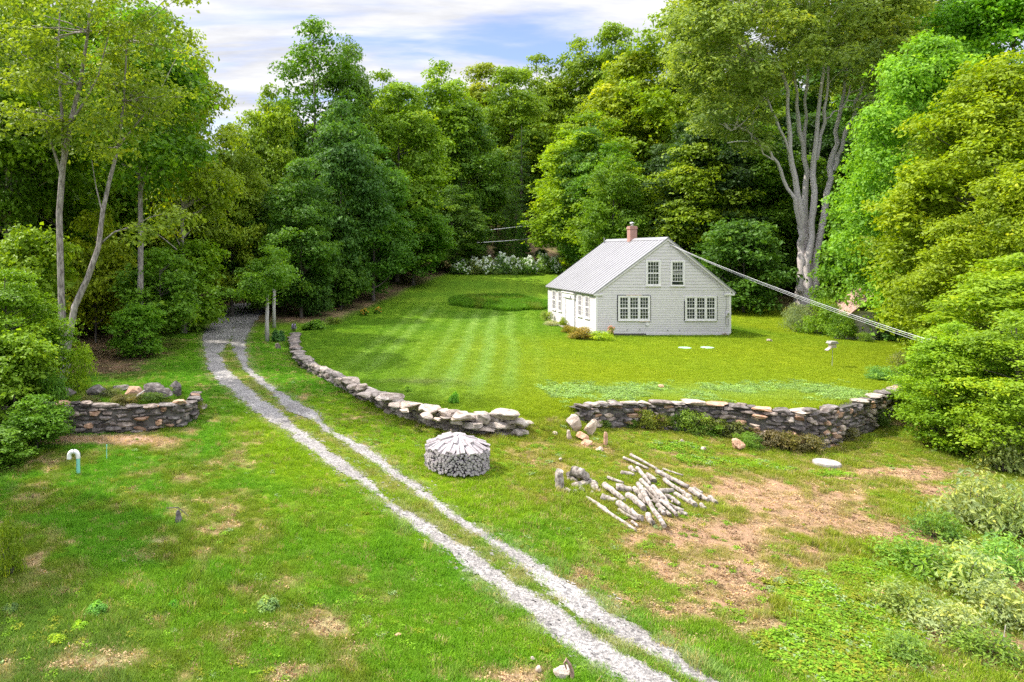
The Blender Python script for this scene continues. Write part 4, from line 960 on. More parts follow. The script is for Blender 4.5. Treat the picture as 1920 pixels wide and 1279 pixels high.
# ------------------------------------------------------------------ shed under the trees
def shed():
    Y = 41.5; x0 = PX(1597, Y); z = gz(x0 + 1, Y)
    root = tag(empty('shed', (x0, Y, z), -0.35), 'old weathered board shed half buried in leaves beside the lawn', 'shed')
    W_, D_, H_ = 2.6, 3.4, 1.75
    b = MB()
    zz = 0.0; rng = random.Random(3)
    while zz < H_ - 0.05:
        h = rng.uniform(0.17, 0.26); h = min(h, H_ - zz)
        b.box(-0.02 + rng.uniform(-.02, .02), 1.25, -0.03 - rng.uniform(0, .02), 0.0, zz + 0.012, zz + h); zz += h
    b.build('board_wall', M['shed_board'], root)
    b = MB(); b.box(0.0, W_, 0.001, D_, 0, H_)
    b.prism([(0, 0.001, H_), (W_, 0.001, H_), (W_ / 2, 0.001, H_ + 1.25)], (0, D_, 0)); b.build('wall', M['shed_dark'], root)
    b = MB()
    for s in (0, 1):
        xa = -0.3 if s == 0 else W_ + 0.3; za = H_ - 0.28
        b.prism([(xa, -0.35, za), (W_ / 2, -0.35, H_ + 1.32), (W_ / 2, -0.35, H_ + 1.25), (xa, -0.35, za - 0.07)], (0, D_ + 0.7, 0))
    b.build('roof', M['shed_roof'], root)
    b = MB(); b.box(1.45, 2.2, -0.035, 0.0, 0.05, 1.6); b.build('door', M['shed_dark'], root)
    b = MB(); b.tube([(1.28, -0.32, 1.75), (2.3, -0.5, 0.9)], [0.03, 0.03], 5); b.build('leaning_pole', M['shed_board'], root)
    b = MB(); b.box(-0.45, -0.06, -0.08, -0.04, 0.0, 0.9)
    b.box(-0.9, -0.46, -0.07, -0.045, 0.0, 0.5)
    b.build('board_fence', M['shed_board'], root)
shed()
# ------------------------------------------------------------------ stones
def _cubesphere(n=5):
    vs, fs, key = [], [], {}
    g = np.linspace(-1, 1, n)
    def vid(p):
        k = tuple(np.round(p, 5))
        if k not in key: key[k] = len(vs); vs.append(p)
        return key[k]
    for ax in range(3):
        for s in (-1, 1):
            for i in range(n - 1):
                for j in range(n - 1):
                    q = []
                    for a, b in ((i, j), (i + 1, j), (i + 1, j + 1), (i, j + 1)):
                        p = [0, 0, 0]; p[ax] = s; p[(ax + 1) % 3] = g[a]; p[(ax + 2) % 3] = g[b]; q.append(vid(tuple(float(c) for c in p)))
                    fs.append(q if s > 0 else q[::-1])
    return np.array(vs, float), np.array(fs)
CSV, CSF = _cubesphere(5)
CSV2, CSF2 = _cubesphere(9)
def rock_np(rng, sx, sy, sz, block=5.0, cuts=7, fine=False, rough=0.05):
    V, F = (CSV2, CSF2) if fine else (CSV, CSF)
    p = V / (np.sum(np.abs(V) ** block, 1, keepdims=True) ** (1 / block))
    for k in range(cuts):
        n = unit(rng.normal(size=3) * np.array([1, 1, 0.8])); d = rng.uniform(0.62, 1.05)
        e = p @ n - d
        p = p - np.where(e > 0, e, 0)[:, None] * n
    f = rng.normal(size=(3, 3)) * 2.2; ph = rng.uniform(0, 6, 3)
    p = p * (1 + rough * np.sin(p @ f.T + ph).sum(1, keepdims=True)) + rng.normal(size=p.shape) * 0.018
    return p * np.array([sx, sy, sz]) / 2, F
def rot_z(v, a):
    c, s = math.cos(a), math.sin(a)
    return v @ np.array([[c, s, 0], [-s, c, 0], [0, 0, 1]])
def rot_xyz(v, ax, ay, az):
    m = np.array(Matrix.Rotation(az, 3, 'Z') @ Matrix.Rotation(ay, 3, 'Y') @ Matrix.Rotation(ax, 3, 'X'))
    return v @ m.T
def stones_mesh(name, lst, mat, tints):
    v, f = join_np(lst)
    me = np_mesh(name, v, f); tt = np.concatenate([np.full(len(q[1]), t) for q, t in zip(lst, tints)])
    attr(me, 'tint', 'FLOAT', 'FACE', tt); me.materials.append(M[mat]); return me
def rock(name, u, v, w, h, label, mat='stone_pale', d=None, rz=0.0, tilt=(0, 0), sink=0.18, cat='rock', seed=0, group=None, block=3.5, tint=None, lift=0.0):
    """w, h in photo pixels; (u, v) is where its base meets the ground"""
    rng = np.random.default_rng(seed + int(u) * 7 + int(v))
    p = G(u, v); k = p.y / FPX
    W_, H_ = w * k, h * k
    rv, rf = rock_np(rng, W_, d or W_ * 0.75, H_, block, 16, True, 0.05)
    rv = rot_xyz(rv, tilt[0], tilt[1], rz); rv[:, 2] -= rv[:, 2].min() + sink * H_
    rv[:, 1] += abs(rv[:, 1].min()) * 0.8
    o = link(name, stones_mesh(name, [(rv, rf)], mat, [rng.uniform(0.7, 1.0) if tint is None else tint]), None, (p.x, p.y, gz(p.x, p.y) + lift))
    return tag(o, label, cat, group)

# low wall of big pale boulders along the lawn (far end dark and higher)
def boulder_wall():
    rng = np.random.default_rng(5)
    root_p = LWP[-1]
    root = tag(empty('boulder_wall', (root_p[0], root_p[1], gz(root_p[0], root_p[1] - 0.8))), 'curved dry stone wall of large pale boulders along the lawn by the driveway', 'stone wall')
    base = np.array(root.location)
    P = np.array(LWP); uu = np.array([t[0] for t in LW_TOP], float); vv_ = np.array([t[1] for t in LW_TOP], float)
    def add(lst, mat, tints, nm):
        o = link(nm, stones_mesh(nm, lst, mat, tints), root); return o
    big = [(1680,672,196,78),(1650,738,225,66),(1520,692,135,86),(1455,742,155,48),(1385,676,160,62),(1335,712,76,46),(1255,655,84,62),(1262,692,70,30),(1150,626,148,72),(1130,672,90,34),(1015,600,165,52),(905,596,80,34),(885,537,165,56),(815,552,100,34),(745,507,95,42),(688,527,95,34),(675,470,100,42),(600,470,70,36),(580,430,145,60),(520,425,90,50),(1545,765,120,30),(1195,700,60,24),(970,640,60,20)]
    for i, (cx, cyy, w, h) in enumerate(big):
        u = 500 + cx / 3.765; v = 600 + cyy / 3.765
        Yp = np.interp(v + 2, vv_, P[:, 1]) - (0.22 if cyy > 0 else 0)
        k = Yp / FPX / 3.765
        W_, H_ = w * k, h * k * 0.97
        top = np.interp(u, uu[4:], vv_[4:])
        rv, rf = rock_np(rng, W_ * 1.04, min(0.75, 0.35 + 0.5 * W_), H_ * 0.86, 7.0, 10, True, 0.035)
        rv = rot_xyz(rv, rng.normal() * 0.06, rng.normal() * 0.05, rng.normal() * 0.12 - 0.15)
        c = np.array([PX(u, Yp), Yp, PZ(v, Yp)])
        add([(rv + c - base, rf)], 'stone_pale', [rng.uniform(0.5, 0.85)], 'boulder')
    # small fill stones and the darker courses toward the far end
    lst, tn, lstd, tnd = [], [], [], []
    seg = np.linspace(0, 1, 150)
    cum = np.concatenate([[0], np.cumsum(np.hypot(*np.diff(P, axis=0).T))]); cum /= cum[-1]
    for t in seg:
        x = np.interp(t, cum, P[:, 0]); y = np.interp(t, cum, P[:, 1]); u = np.interp(t, cum, uu); vt = np.interp(t, cum, vv_)
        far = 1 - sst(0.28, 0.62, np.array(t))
        zt = PZ(vt, y) + 0.02; zb = gz(x - 0.35, y - 0.5)
        z = zb - 0.05
        while z < zt - 0.05:
            h = rng.uniform(0.10, 0.22); w = rng.uniform(0.22, 0.5)
            off = rng.uniform(0.1, 0.45)
            dxn = np.array([-0.55, -0.83]) if t < 0.8 else np.array([-0.25, -0.97])
            rv, rf = rock_np(rng, w, 0.45, h * 1.15, 5, 6)
            rv = rot_z(rv, rng.uniform(-0.4, 0.4) + 0.3) + np.array([x + dxn[0] * off * 0.6, y + dxn[1] * off, min(z + h / 2, zt - h * 0.4)]) - base
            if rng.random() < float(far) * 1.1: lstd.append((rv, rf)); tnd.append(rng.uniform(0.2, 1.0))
            else: lst.append((rv, rf)); tn.append(rng.uniform(0.15, 0.6))
            z += h
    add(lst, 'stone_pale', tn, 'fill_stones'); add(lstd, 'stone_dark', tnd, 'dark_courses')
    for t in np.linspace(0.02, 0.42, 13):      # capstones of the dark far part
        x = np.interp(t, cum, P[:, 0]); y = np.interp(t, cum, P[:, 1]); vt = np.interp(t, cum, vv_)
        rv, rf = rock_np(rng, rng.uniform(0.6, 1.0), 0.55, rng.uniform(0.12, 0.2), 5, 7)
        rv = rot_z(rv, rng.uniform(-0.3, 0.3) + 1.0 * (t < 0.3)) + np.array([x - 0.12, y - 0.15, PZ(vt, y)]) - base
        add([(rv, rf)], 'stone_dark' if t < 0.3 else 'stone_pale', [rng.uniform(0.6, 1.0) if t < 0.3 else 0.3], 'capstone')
boulder_wall()

def course_wall(name, path, ztop, label, mats, out, seed, wr=(0.16, 0.46), hr=(0.07, 0.18), step=0.3, capw=(0.4, 0.8), thick=0.4, zlow=None, parent_z=None):
    """dry stone face built in courses along a path; out = depth the face stands out from the path"""
    rng = np.random.default_rng(seed); P = np.array(path, float)
    d = np.hypot(*np.diff(P, axis=0).T); cum = np.concatenate([[0], np.cumsum(d)]); Lw = cum[-1]
    root = tag(empty(name, (P[0, 0], P[0, 1], gz(P[0, 0], P[0, 1] - 0.8))), label, 'stone wall')
    base = np.array(root.location)
    A = {m: ([], []) for m in mats}
    def at(s):
        x = np.interp(s, cum, P[:, 0]); y = np.interp(s, cum, P[:, 1])
        e = 0.3; x2 = np.interp(min(s + e, Lw), cum, P[:, 0]); y2 = np.interp(min(s + e, Lw), cum, P[:, 1]); x1 = np.interp(max(s - e, 0), cum, P[:, 0]); y1 = np.interp(max(s - e, 0), cum, P[:, 1])
        a = math.atan2(y2 - y1, x2 - x1); return x, y, a
    bk = MB(); ns = int(Lw / 0.5) + 1; prev = None
    for i in range(ns + 1):
        x, y, a = at(Lw * i / ns); nx_, ny_ = math.sin(a), -math.cos(a)
        zt = ztop(Lw * i / ns) - 0.07; q = [(x + nx_ * (out - 0.1) - base[0], y + ny_ * (out - 0.1) - base[1], -0.6), (x + nx_ * (out - 0.1) - base[0], y + ny_ * (out - 0.1) - base[1], zt - base[2]), (x - nx_ * 0.2 - base[0], y - ny_ * 0.2 - base[1], zt - base[2])]
        if prev: bk.quad([prev[0], q[0], q[1], prev[1]]); bk.quad([prev[1], q[1], q[2], prev[2]])
        prev = q
    bk.build('earth_core', M['found'], root, fix=False)
    z0 = min((zlow(s) if zlow else gz(*(np.array(at(s)[:2]) + np.array([math.sin(at(s)[2]), -math.cos(at(s)[2])]) * (out + 0.35)))) for s in np.linspace(0, Lw, 20)) - 0.05
    z = z0; zmax = max(ztop(s) for s in np.linspace(0, Lw, 30))
    while z < zmax:
        h = rng.uniform(*hr); s = rng.uniform(0, 0.3)
        while s < Lw:
            w = rng.uniform(*wr) * (1.5 if rng.random() < 0.12 else 1); hh = h * rng.uniform(0.85, 1.25)
            x, y, a = at(s + w / 2); zt = ztop(s + w / 2); zz = z + h / 2 + rng.normal() * 0.02
            ng = gz(x + math.sin(a) * (out + 0.3), y - math.cos(a) * (out + 0.3))
            if zz < zt and zz > ng - 0.15:
                rv, rf = rock_np(rng, w * 1.02, thick, hh, 5, 6)
                o2 = out - thick / 2 + rng.normal() * 0.035
                rv = rot_z(rv, a + rng.normal() * 0.06) + np.array([x + math.sin(a) * o2, y - math.cos(a) * o2, zz]) - base
                m = mats[rng.choice(len(mats), p=[0.64, 0.24, 0.12][:len(mats)] if len(mats) == 3 else None)]
                A[m][0].append((rv, rf)); A[m][1].append(rng.uniform(0.1, 1.0))
            s += w
        z += h
    s = 0
    while s < Lw:
        w = rng.uniform(*capw); x, y, a = at(s + w / 2)
        if rng.random() < 0.8:
            rv, rf = rock_np(rng, w, thick * 1.3, rng.uniform(0.09, 0.18), 5, 8)
            rv = rot_z(rv, a + rng.normal() * 0.1) + np.array([x + math.sin(a) * (out - thick * 0.5), y - math.cos(a) * (out - thick * 0.5), ztop(s + w / 2) - 0.01]) - base
            m = mats[rng.choice(3, p=[0.5, 0.36, 0.14])]; A[m][0].append((rv, rf)); A[m][1].append(rng.uniform(0.3, 1.0))
        s += w
    for m in dict.fromkeys(mats):
        if A[m][0]:
            nm = {'stone_dark': 'dark_stones', 'stone_pale': 'pale_stones', 'stone_rust': 'brown_stones'}[m]
            link(nm, stones_mesh(nm, A[m][0], m, A[m][1]), root)
    return root
course_wall('stone_wall', RWP, lambda s: -0.03, 'long dark retaining wall of small stones below the lawn in front of the house', ['stone_dark', 'stone_pale', 'stone_rust'], 0.36, 31)

# ruined rubble terrace at the left
TP = [(-13.0, 23.5), (-11.4, 23.2), (-9.4, 23.1), (-7.6, 23.3), (-6.2, 23.55), (-5.15, 23.9), (-4.85, 24.5), (-4.9, 25.8)]
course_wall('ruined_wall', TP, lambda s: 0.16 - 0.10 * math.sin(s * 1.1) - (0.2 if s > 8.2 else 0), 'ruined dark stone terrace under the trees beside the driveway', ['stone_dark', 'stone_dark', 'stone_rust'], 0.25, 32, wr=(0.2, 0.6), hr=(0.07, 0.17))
# loose boulders along the back of the terrace
for u, v, w, h, mt, lb in [(250,738,42,20,'stone_rust','brownish boulder with a pale root in front lying on the ruined terrace'),(285,734,38,22,'stone_dark','dark boulder in the middle of the row on top of the ruined terrace'),(303,741,40,20,'stone_dark','long dark boulder next to the corner stone of the ruined terrace'),
        (328,734,30,28,'stone_dark','upright grey corner stone at the driveway end of the ruined terrace'),(180,738,44,22,'stone_dark','flat dark stone on the ruined terrace behind the mossy earth'),(118,742,40,24,'stone_dark','dark boulder at the foot of the twin-trunked pale tree'),(372,764,30,14,'stone_pale','flat pale stone in the grass off the end of the ruined terrace'),
        (222,728,34,12,'stone_dark','thin pale slab leaning on the brown boulder of the ruined terrace'),(100,765,40,16,'stone_dark','low dark stone on the shaded end of the ruined terrace')]:
    rock('boulder', u, v + 6, w, h, lb, mt, cat='boulder', seed=3, tint=0.45)

# ------------------------------------------------------------------ loose rocks in the meadow
for a in [(1079, 812, 24, 36, 'tall pale rock standing at the near end of the retaining wall', 'stone_pale', (0, -0.45)),
          (1096, 828, 26, 14, 'pinkish rock wedged between two tall pale rocks', 'stone_rust', (0.2, 0.5)),
          (1110, 818, 22, 36, 'pale pointed rock leaning against its pile by the retaining wall', 'stone_pale', (0.1, 0.35)),
          (1124, 804, 28, 14, 'grey slab lying on top of the rock pile by the retaining wall', 'stone_pale', (0, -0.25)),
          (1136, 836, 9, 30, 'narrow brown rock standing at the edge of the rock pile', 'stone_rust', (0, 0.05)),
          (1068, 826, 12, 22, 'small pale rock at the foot of the tallest rock', 'stone_pale', (0, 0.2)),
          (1104, 838, 26, 14, 'low flat rock half sunk in dry weeds under the rock pile', 'stone_rust', (0, 0)),
          (1127, 847, 18, 9, 'flat white stone in the grass in front of the rock pile', 'stone_pale', (0, 0.1)),
          (1041, 818, 14, 9, 'small white stone in the grass between the two stone walls', 'stone_pale', (0, 0.3)),
          (1051, 866, 9, 8, 'small white stone alone in the grass above the cut log rounds', 'stone_pale', (0, 0)),
          (1388, 846, 26, 26, 'rusty orange boulder below the retaining wall', 'stone_rust', (0, 0.15)),
          (1321, 847, 14, 11, 'small grey rock on bare soil near the orange boulder', 'stone_pale', (0, 0)),
          (1280, 833, 12, 12, 'small white rock in green weeds below the retaining wall', 'stone_pale', (0, 0)),
          (993, 800, 24, 10, 'flat grey slab lying off the near end of the boulder wall', 'stone_pale', (0, 0.15)),
          (520, 655, 12, 14, 'grey stone standing in shade at the far end of the boulder wall', 'stone_dark', (0, 0)),
          (1242, 729, 14, 8, 'low rock poking through the lawn above the retaining wall', 'stone_rust', (0, 0)),
          (1060, 1276, 34, 20, 'white rock beside a rusty bent stake at the bottom edge', 'stone_pale', (0, 0.1)),
          (1012, 1264, 15, 12, 'pale round rock in weeds just left of the rusty stake', 'stone_pale', (0, 0)),
          (1000, 1242, 10, 10, 'small white rock in the weeds up from the pale round rock', 'stone_pale', (0, 0)),
          (1445, 641, 12, 6, 'small flat grey stone on the lawn off the house corner', 'stone_pale', (0, 0)),
          (1361, 630, 10, 7, 'white stone against the corner of the house', 'stone_pale', (0, 0)),
          (748, 1198, 16, 8, 'flat pinkish stone in the grass near the driveway bottom', 'stone_rust', (0, 0)),
          (1658, 1118, 24, 6, 'flat reddish stone at the edge of the grey-green weeds', 'stone_rust', (0, 0))]:
    rock('rock', a[0], a[1], a[2], a[3], a[4], a[5], tilt=a[6], seed=9, rz=0.3)
# round stone cap
def cap_disc():
    p = G(1567, 880); k = p.y / FPX
    b = MB(); r = 23 * k; n = 28
    b.tube([(0, 0, -0.1), (0, 0, 0.05), (0, 0, 0.10), (0, 0, 0.115)], [r, r, r * 0.97, r * 0.9], n)
    o = b.build('well_cover', M['concrete'], None, (p.x, p.y + r, gz(p.x, p.y + r))); tag(o, 'round pale concrete cover lying in the meadow below the wall', 'cover')
cap_disc()
for u, v, lb in ((1284, 653, 'flat pale green lid in the lawn, the one nearer the house middle'), (1326, 652.5, 'flat pale green lid in the lawn, the one nearer the house corner')):
    p = G(u, v); b = MB(); b.tube([(0, 0, -0.05), (0, 0, 0.03), (0, 0, 0.045)], [0.34, 0.34, 0.3], 20); tag(b.build('tank_lid', M['lid_green'], None, (p.x, p.y, gz(p.x, p.y))), lb, 'lid')

# ------------------------------------------------------------------ round firewood stack
def wood_stack():
    rng = np.random.default_rng(17)
    fr = G(869, 899); R = 58.5 * (fr.y + 0.9) / FPX
    cx, cy_ = fr.x, fr.y + R; z0 = gz(cx, cy_)
    Hs = 0.60; Ha = 0.86
    def stick(kind, ln, w):
        b = MB()
        n = {0: 3, 1: 5, 2: 7}[kind]; th0 = rng.uniform(0, 6)
        prof = [(w / 2 * math.cos(th0 + 2 * math.pi * i / n) * rng.uniform(0.8, 1.1), w / 2 * math.sin(th0 + 2 * math.pi * i / n) * rng.uniform(0.8, 1.1)) for i in range(n)]
        pts = [(-ln / 2, y, z) for y, z in prof]
        b.prism(pts, (ln, 0, 0)); 
        mm = [1 if len(f) == n and i < 2 else 0 for i, f in enumerate(b.f)]; b.m = mm
        return b
    protos = []
    for i in range(8):
        o = stick(i % 3, 0.44, 0.098).build('firewood_log', [M['split_grey'], M['split_end']], None); protos.append(o)
    flat = []
    for i in range(5):
        b = MB(); w = 0.125; h = 0.06
        prof = [(-w / 2, -h / 2), (w / 2, -h / 2 * rng.uniform(.6, 1)), (w / 2 * rng.uniform(.6, .9), h / 2), (-w / 2 * rng.uniform(.5, .9), h / 2 * rng.uniform(.7, 1))]
        b.prism([(-0.24, y, z) for y, z in prof], (0.48, 0, 0)); b.m = [1, 1, 0, 0, 0, 0]
        flat.append(b.build('firewood_log', [M['split_grey'], M['split_end']], None))
    def put(src, x, y, z, az, el, roll, lab, grp, sc):
        o = src.copy(); COL.objects.link(o)
        o.rotation_mode = 'QUATERNION'
        o.rotation_quaternion = (Matrix.Rotation(az, 3, 'Z') @ Matrix.Rotation(-el, 3, 'Y') @ Matrix.Rotation(roll, 3, 'X')).to_quaternion()
        o.location = (x, y, z); o.scale = sc
        tag(o, lab, 'firewood', grp)
    # roof pieces: two overlapping rings sloping down from the middle
    slope = math.atan2(Ha - Hs - 0.02, R)
    cnt = 0
    for ri, (rc, n, lf, up) in enumerate(((R * 0.76, 40, 1.0, 0.03), (R * 0.40, 24, 0.95, 0.065), (R * 0.12, 8, 0.6, 0.10))):
        for k in range(n):
            a = 2 * math.pi * (k + rng.uniform(-.2, .2)) / n
            zc = z0 + Hs + (Ha - Hs) * (1 - (rc / R) ** 1.8) + up - 0.03 + rng.normal() * 0.02
            put(flat[rng.integers(5)], cx + rc * math.cos(a), cy_ + rc * math.sin(a), zc, a + rng.normal() * 0.12, -math.atan((Ha - Hs) / R * 1.8 * (rc / R) ** 0.8) + rng.normal() * 0.07, rng.normal() * 0.3,
                'grey split log laid sloping like a shingle on top of the round firewood stack', 'split logs roofing the round firewood stack', (lf * rng.uniform(.7, 1.1), rng.uniform(.6, 1.3), rng.uniform(.8, 1.5)))
    rest = []
    zz = 0.03; row = 0
    while zz < Hs:
        n = int(2 * math.pi * R / 0.088); 
        for k in range(n):
            a = 2 * math.pi * (k + (row % 2) * 0.5 + rng.uniform(-.2, .2)) / n
            rr = R - 0.22 + rng.normal() * 0.018
            x, y, z = cx + rr * math.cos(a), cy_ + rr * math.sin(a), z0 + zz + rng.normal() * 0.008
            front = math.sin(a) < -0.28
            if front and cnt < 226:
                cnt += 1
                put(protos[rng.integers(8)], x, y, z, a + rng.normal() * 0.08, rng.normal() * 0.04, rng.uniform(0, 6), 'split log end facing out in the side of the round firewood stack', 'log ends in the side of the round firewood stack', (1, rng.uniform(.75, 1.12), rng.uniform(.75, 1.12)))
            else: rest.append((x, y, z, a, rng.integers(8), rng.uniform(0, 6)))
        zz += 0.077; row += 1
    b = MB(); b.tube([(0, 0, -0.15), (0, 0, Hs - 0.03), (0, 0, Hs + (Ha - Hs) * 0.6), (0, 0, Ha - 0.07)], [R - 0.30, R - 0.22, R * 0.5, 0.06], 24)
    for x, y, z, a, pi_, ro in rest:
        m = Matrix.Translation((x - cx, y - cy_, z - z0)) @ Matrix.Rotation(a, 4, 'Z') @ Matrix.Rotation(ro, 4, 'X')
        me = protos[pi_].data; o0 = len(b.v)
        b.v += [tuple(m @ v.co) for v in me.vertices]
        for p in me.polygons: b.f.append(tuple(o0 + i for i in p.vertices)); b.m.append(p.material_index)
    tag(b.build('firewood_stack', [M['split_grey'], M['split_end']], None, (cx, cy_, z0), fix=False), 'hidden core and back of the round beehive stack of firewood beside the driveway', 'firewood stack', kind='stuff')
    for o in protos + flat: bpy.data.objects.remove(o)
wood_stack()

# ------------------------------------------------------------------ heap of felled logs and cut rounds
def log_obj(pa, pb, r, label, bend=0.0, group=None, name='log', ends='cut_wood', cat='log', seed=0):
    rng = np.random.default_rng(seed)
    pa = np.array(pa, float); pb = np.array(pb, float); c = (pa + pb) / 2
    n = 7; t = np.linspace(0, 1, n)[:, None]; p = pa + (pb - pa) * t - c
    side = unit(np.cross(pb - pa, [0, 0, 1.0])); p = p + side * np.sin(t * np.pi) * bend + rng.normal(size=p.shape) * r * 0.10
    rr = r * np.linspace(1.08, 0.86, n) * (1 + rng.normal(size=n) * 0.04)
    b = MB(); b.tube(p, rr, 10, 0, True, 1)
    for i in range(2):
        if np.linalg.norm(pb - pa) > 0.8:
            k = rng.integers(1, n - 1); d = unit(rng.normal(size=3) + np.array([0, 0, 0.6]))
            b.tube([p[k], p[k] + d * r * 1.7], [r * 0.45, r * 0.3], 6, 0, True, 1)
    o = b.build(name, [M['log_bark'], M[ends]], None, tuple(c), smooth=False)
    for f in o.data.polygons: f.use_smooth = len(f.vertices) == 4
    return tag(o, label, cat, group)
def heap():
    def cp(x, y, lift=0.0):
        return G(1020 + x / 5.117, 750 + y / 5.117, lift)
    GRP = 'logs lying in the felled log heap'
    A = [
     (760,555,1000,660,26,.12,'thin pale pole at the far end of the log heap, left of its twin'),(830,525,1090,665,26,.16,'thin pale pole at the far end of the log heap, right of its twin'),
     (1080,680,1385,835,42,.22,'straight pale log running down the upper right side of the log heap'),(1150,760,1410,930,36,.14,'slightly bent log just under the straight one at the upper right'),
     (895,655,1015,815,36,.36,'short steep log on top of the heap pointing away'),(930,765,1110,950,36,.34,'pale log crossing the middle of the heap between two long ones'),
     (905,800,1158,1210,46,.36,'longest thick log lying on top of the heap and reaching out to the front'),(1045,835,1200,1020,52,.32,'thick log on top of the heap beside the longest one'),
     (1125,960,1275,1105,38,.22,'curved log at the front right of the heap'),(610,740,765,800,28,.06,'slim stick lying at the back left of the heap'),
     (695,835,835,860,74,.06,'fat short bole at the back left of the heap'),(580,815,770,965,54,.16,'thick log near the left edge of the heap'),
     (550,925,695,975,56,.08,'stout short log at the left end of the heap'),(705,985,940,1140,58,.16,'thick round log at the front of the heap with grass before it'),
     (805,910,965,1045,62,.14,'fat mossy log in the middle of the heap'),(410,938,610,1062,34,.03,'slender pole lying apart at the front left, farther half'),
     (525,1015,885,1250,34,.03,'longest slender pole lying apart at the very front of the heap'),(720,1050,890,1148,30,.05,'slim log in the grass under the thick round front log'),
     (1100,885,1235,868,46,.14,'short log lying crosswise at the heap centre right'),(740,697,860,718,42,.03,'pale short log at the back of the heap in weeds'),
     (830,650,880,692,42,.04,'stubby pale log end behind the heap'),(985,722,1060,782,56,.16,'stout log end facing front near the heap top'),
     (890,860,945,925,54,.2,None),(930,920,1000,990,54,.14,None),(1060,960,1165,1002,50,.14,None),(1160,920,1262,962,42,.22,None),(1230,960,1310,1000,40,.14,None),
     (1200,1010,1335,1062,42,.10,None),(1400,860,1492,930,48,.14,None),(1485,910,1575,962,42,.10,None),(1590,935,1652,990,46,.06,None),(1440,850,1522,892,36,.16,None),
     (1390,965,1450,1010,50,.08,None),(1090,1010,1160,1062,48,.12,None),(1000,1105,1042,1182,52,.05,None),(1300,1083,1370,1098,38,.04,None),(840,1165,900,1212,26,.03,None),
     (1160,1060,1215,1105,38,.05,None),(1140,660,1335,722,18,.05,'thin crooked branch behind the heap'),(1155,775,1285,850,26,.10,None),(868,845,902,905,40,.1,None),(1510,1005,1552,1042,36,.04,None),
     (1095,1055,1152,1092,42,.06,None),(1260,900,1400,985,40,.05,None),(960,860,1080,960,46,.08,None),(1330,880,1420,960,40,.06,None)]
    for i, (x1, y1, x2, y2, d, lift, lb) in enumerate(A):
        lift *= 0.72; a = cp(x1, y1, lift + 0.04); b_ = cp(x2, y2, lift * (0.55 if i < 22 else 0.8) + 0.04)
        r = d / 5.117 / 2 * (a.y + b_.y) / 2 / FPX
        log_obj(a, b_, max(r * 1.06, 0.022), lb or 'grey log among the tangled short logs at the right of the heap', bend=((i * 37) % 7 - 3) * 0.012, group=None if lb else GRP, seed=i)
    R_ = [(320,690,112,'largest grey log round on top of the small round pile'),(392,735,96,'grey log round right below the largest one'),(386,805,74,'log round in the lower middle of the round pile'),(440,785,60,'small log round between two larger ones'),
          (272,762,78,'log round beside the upright chopping post'),(318,828,88,'log round at the front left of the round pile'),(480,828,86,'log round at the right end of the round pile'),(243,715,54,'small log round behind the upright post'),
          (360,862,62,'flat log round at the front of the round pile'),(232,870,50,'split chunk at the foot of the upright post'),(288,885,52,'small chunk in front of the round pile'),(460,884,30,'little wood chunk at the right front of the round pile'),(530,866,28,'crumbly wood bit between the round pile and the heap')]
    for i, (x, y, d, lb) in enumerate(R_):
        lift = 0.30 if i == 0 else (0.16 if i in (1, 7) else 0.05)
        p = cp(x, y, lift); r = d / 5.117 / 2 * p.y / FPX
        th = 0.4 + i * 1.3; ax = np.array([math.cos(th) * 0.8, -0.8, 0.45 if i % 3 else 0.1]); ax = unit(ax) * r * 1.1
        log_obj(np.array(p) - ax, np.array(p) + ax, r * 0.92, lb, name='log_round', cat='log round', seed=50 + i, ends='cut_grey')
    # upright post
    p = cp(158, 868); q = cp(192, 870); k = p.y / FPX / 5.117
    a = np.array([p.x, p.y + 0.1, gz(p.x, p.y) - 0.05]); b_ = a + np.array([0.035 * 5.117 * 60 * k * 0.4, 0.02, 190 * k])
    log_obj(a, b_, 42 * k, 'upright pale chopping post with its bark half peeled', name='log_post', cat='post', seed=90)
heap()

# ------------------------------------------------------------------ vent pipe, stump, feeder, posts, wires
def vent_pipe():
    p = G(147, 888); k = p.y / FPX
    root = tag(empty('vent_pipe', (p.x, p.y, gz(p.x, p.y))), 'green pipe with a white hooked top standing in the meadow', 'pipe')
    h = 30 * k; r = 3.6 * k
    b = MB(); b.tube([(0, 0, -0.2), (-0.01, 0, h)], [r, r], 14); b.build('pipe', M['pvc_green'], root, smooth=False)
    R = 8.3 * k; pts = [(-0.01, 0, h - 0.02), (-0.01, 0, h + 0.02)] + [(-0.01 - R + R * math.cos(t), 0, h + 0.05 + R * math.sin(t)) for t in np.linspace(0, math.pi, 12)] + [(-0.01 - 2 * R, 0, h - 0.04)]
    b = MB(); b.tube(pts, [r * 1.15] * len(pts), 14); b.build('elbow', M['pvc_white'], root, smooth=False)
vent_pipe()
p = G(200, 862); b = MB(); b.tube([(0, 0, -0.1), (0, 0, 0.40)], [0.012, 0.012], 6); b.tube([(0, 0, 0.40), (0, 0, 0.46)], [0.022, 0.018], 6); tag(b.build('marker_stake', M['pvc_green'], None, (p.x, p.y, gz(p.x, p.y))), 'thin pale green marker stake near the hooked vent pipe', 'stake')
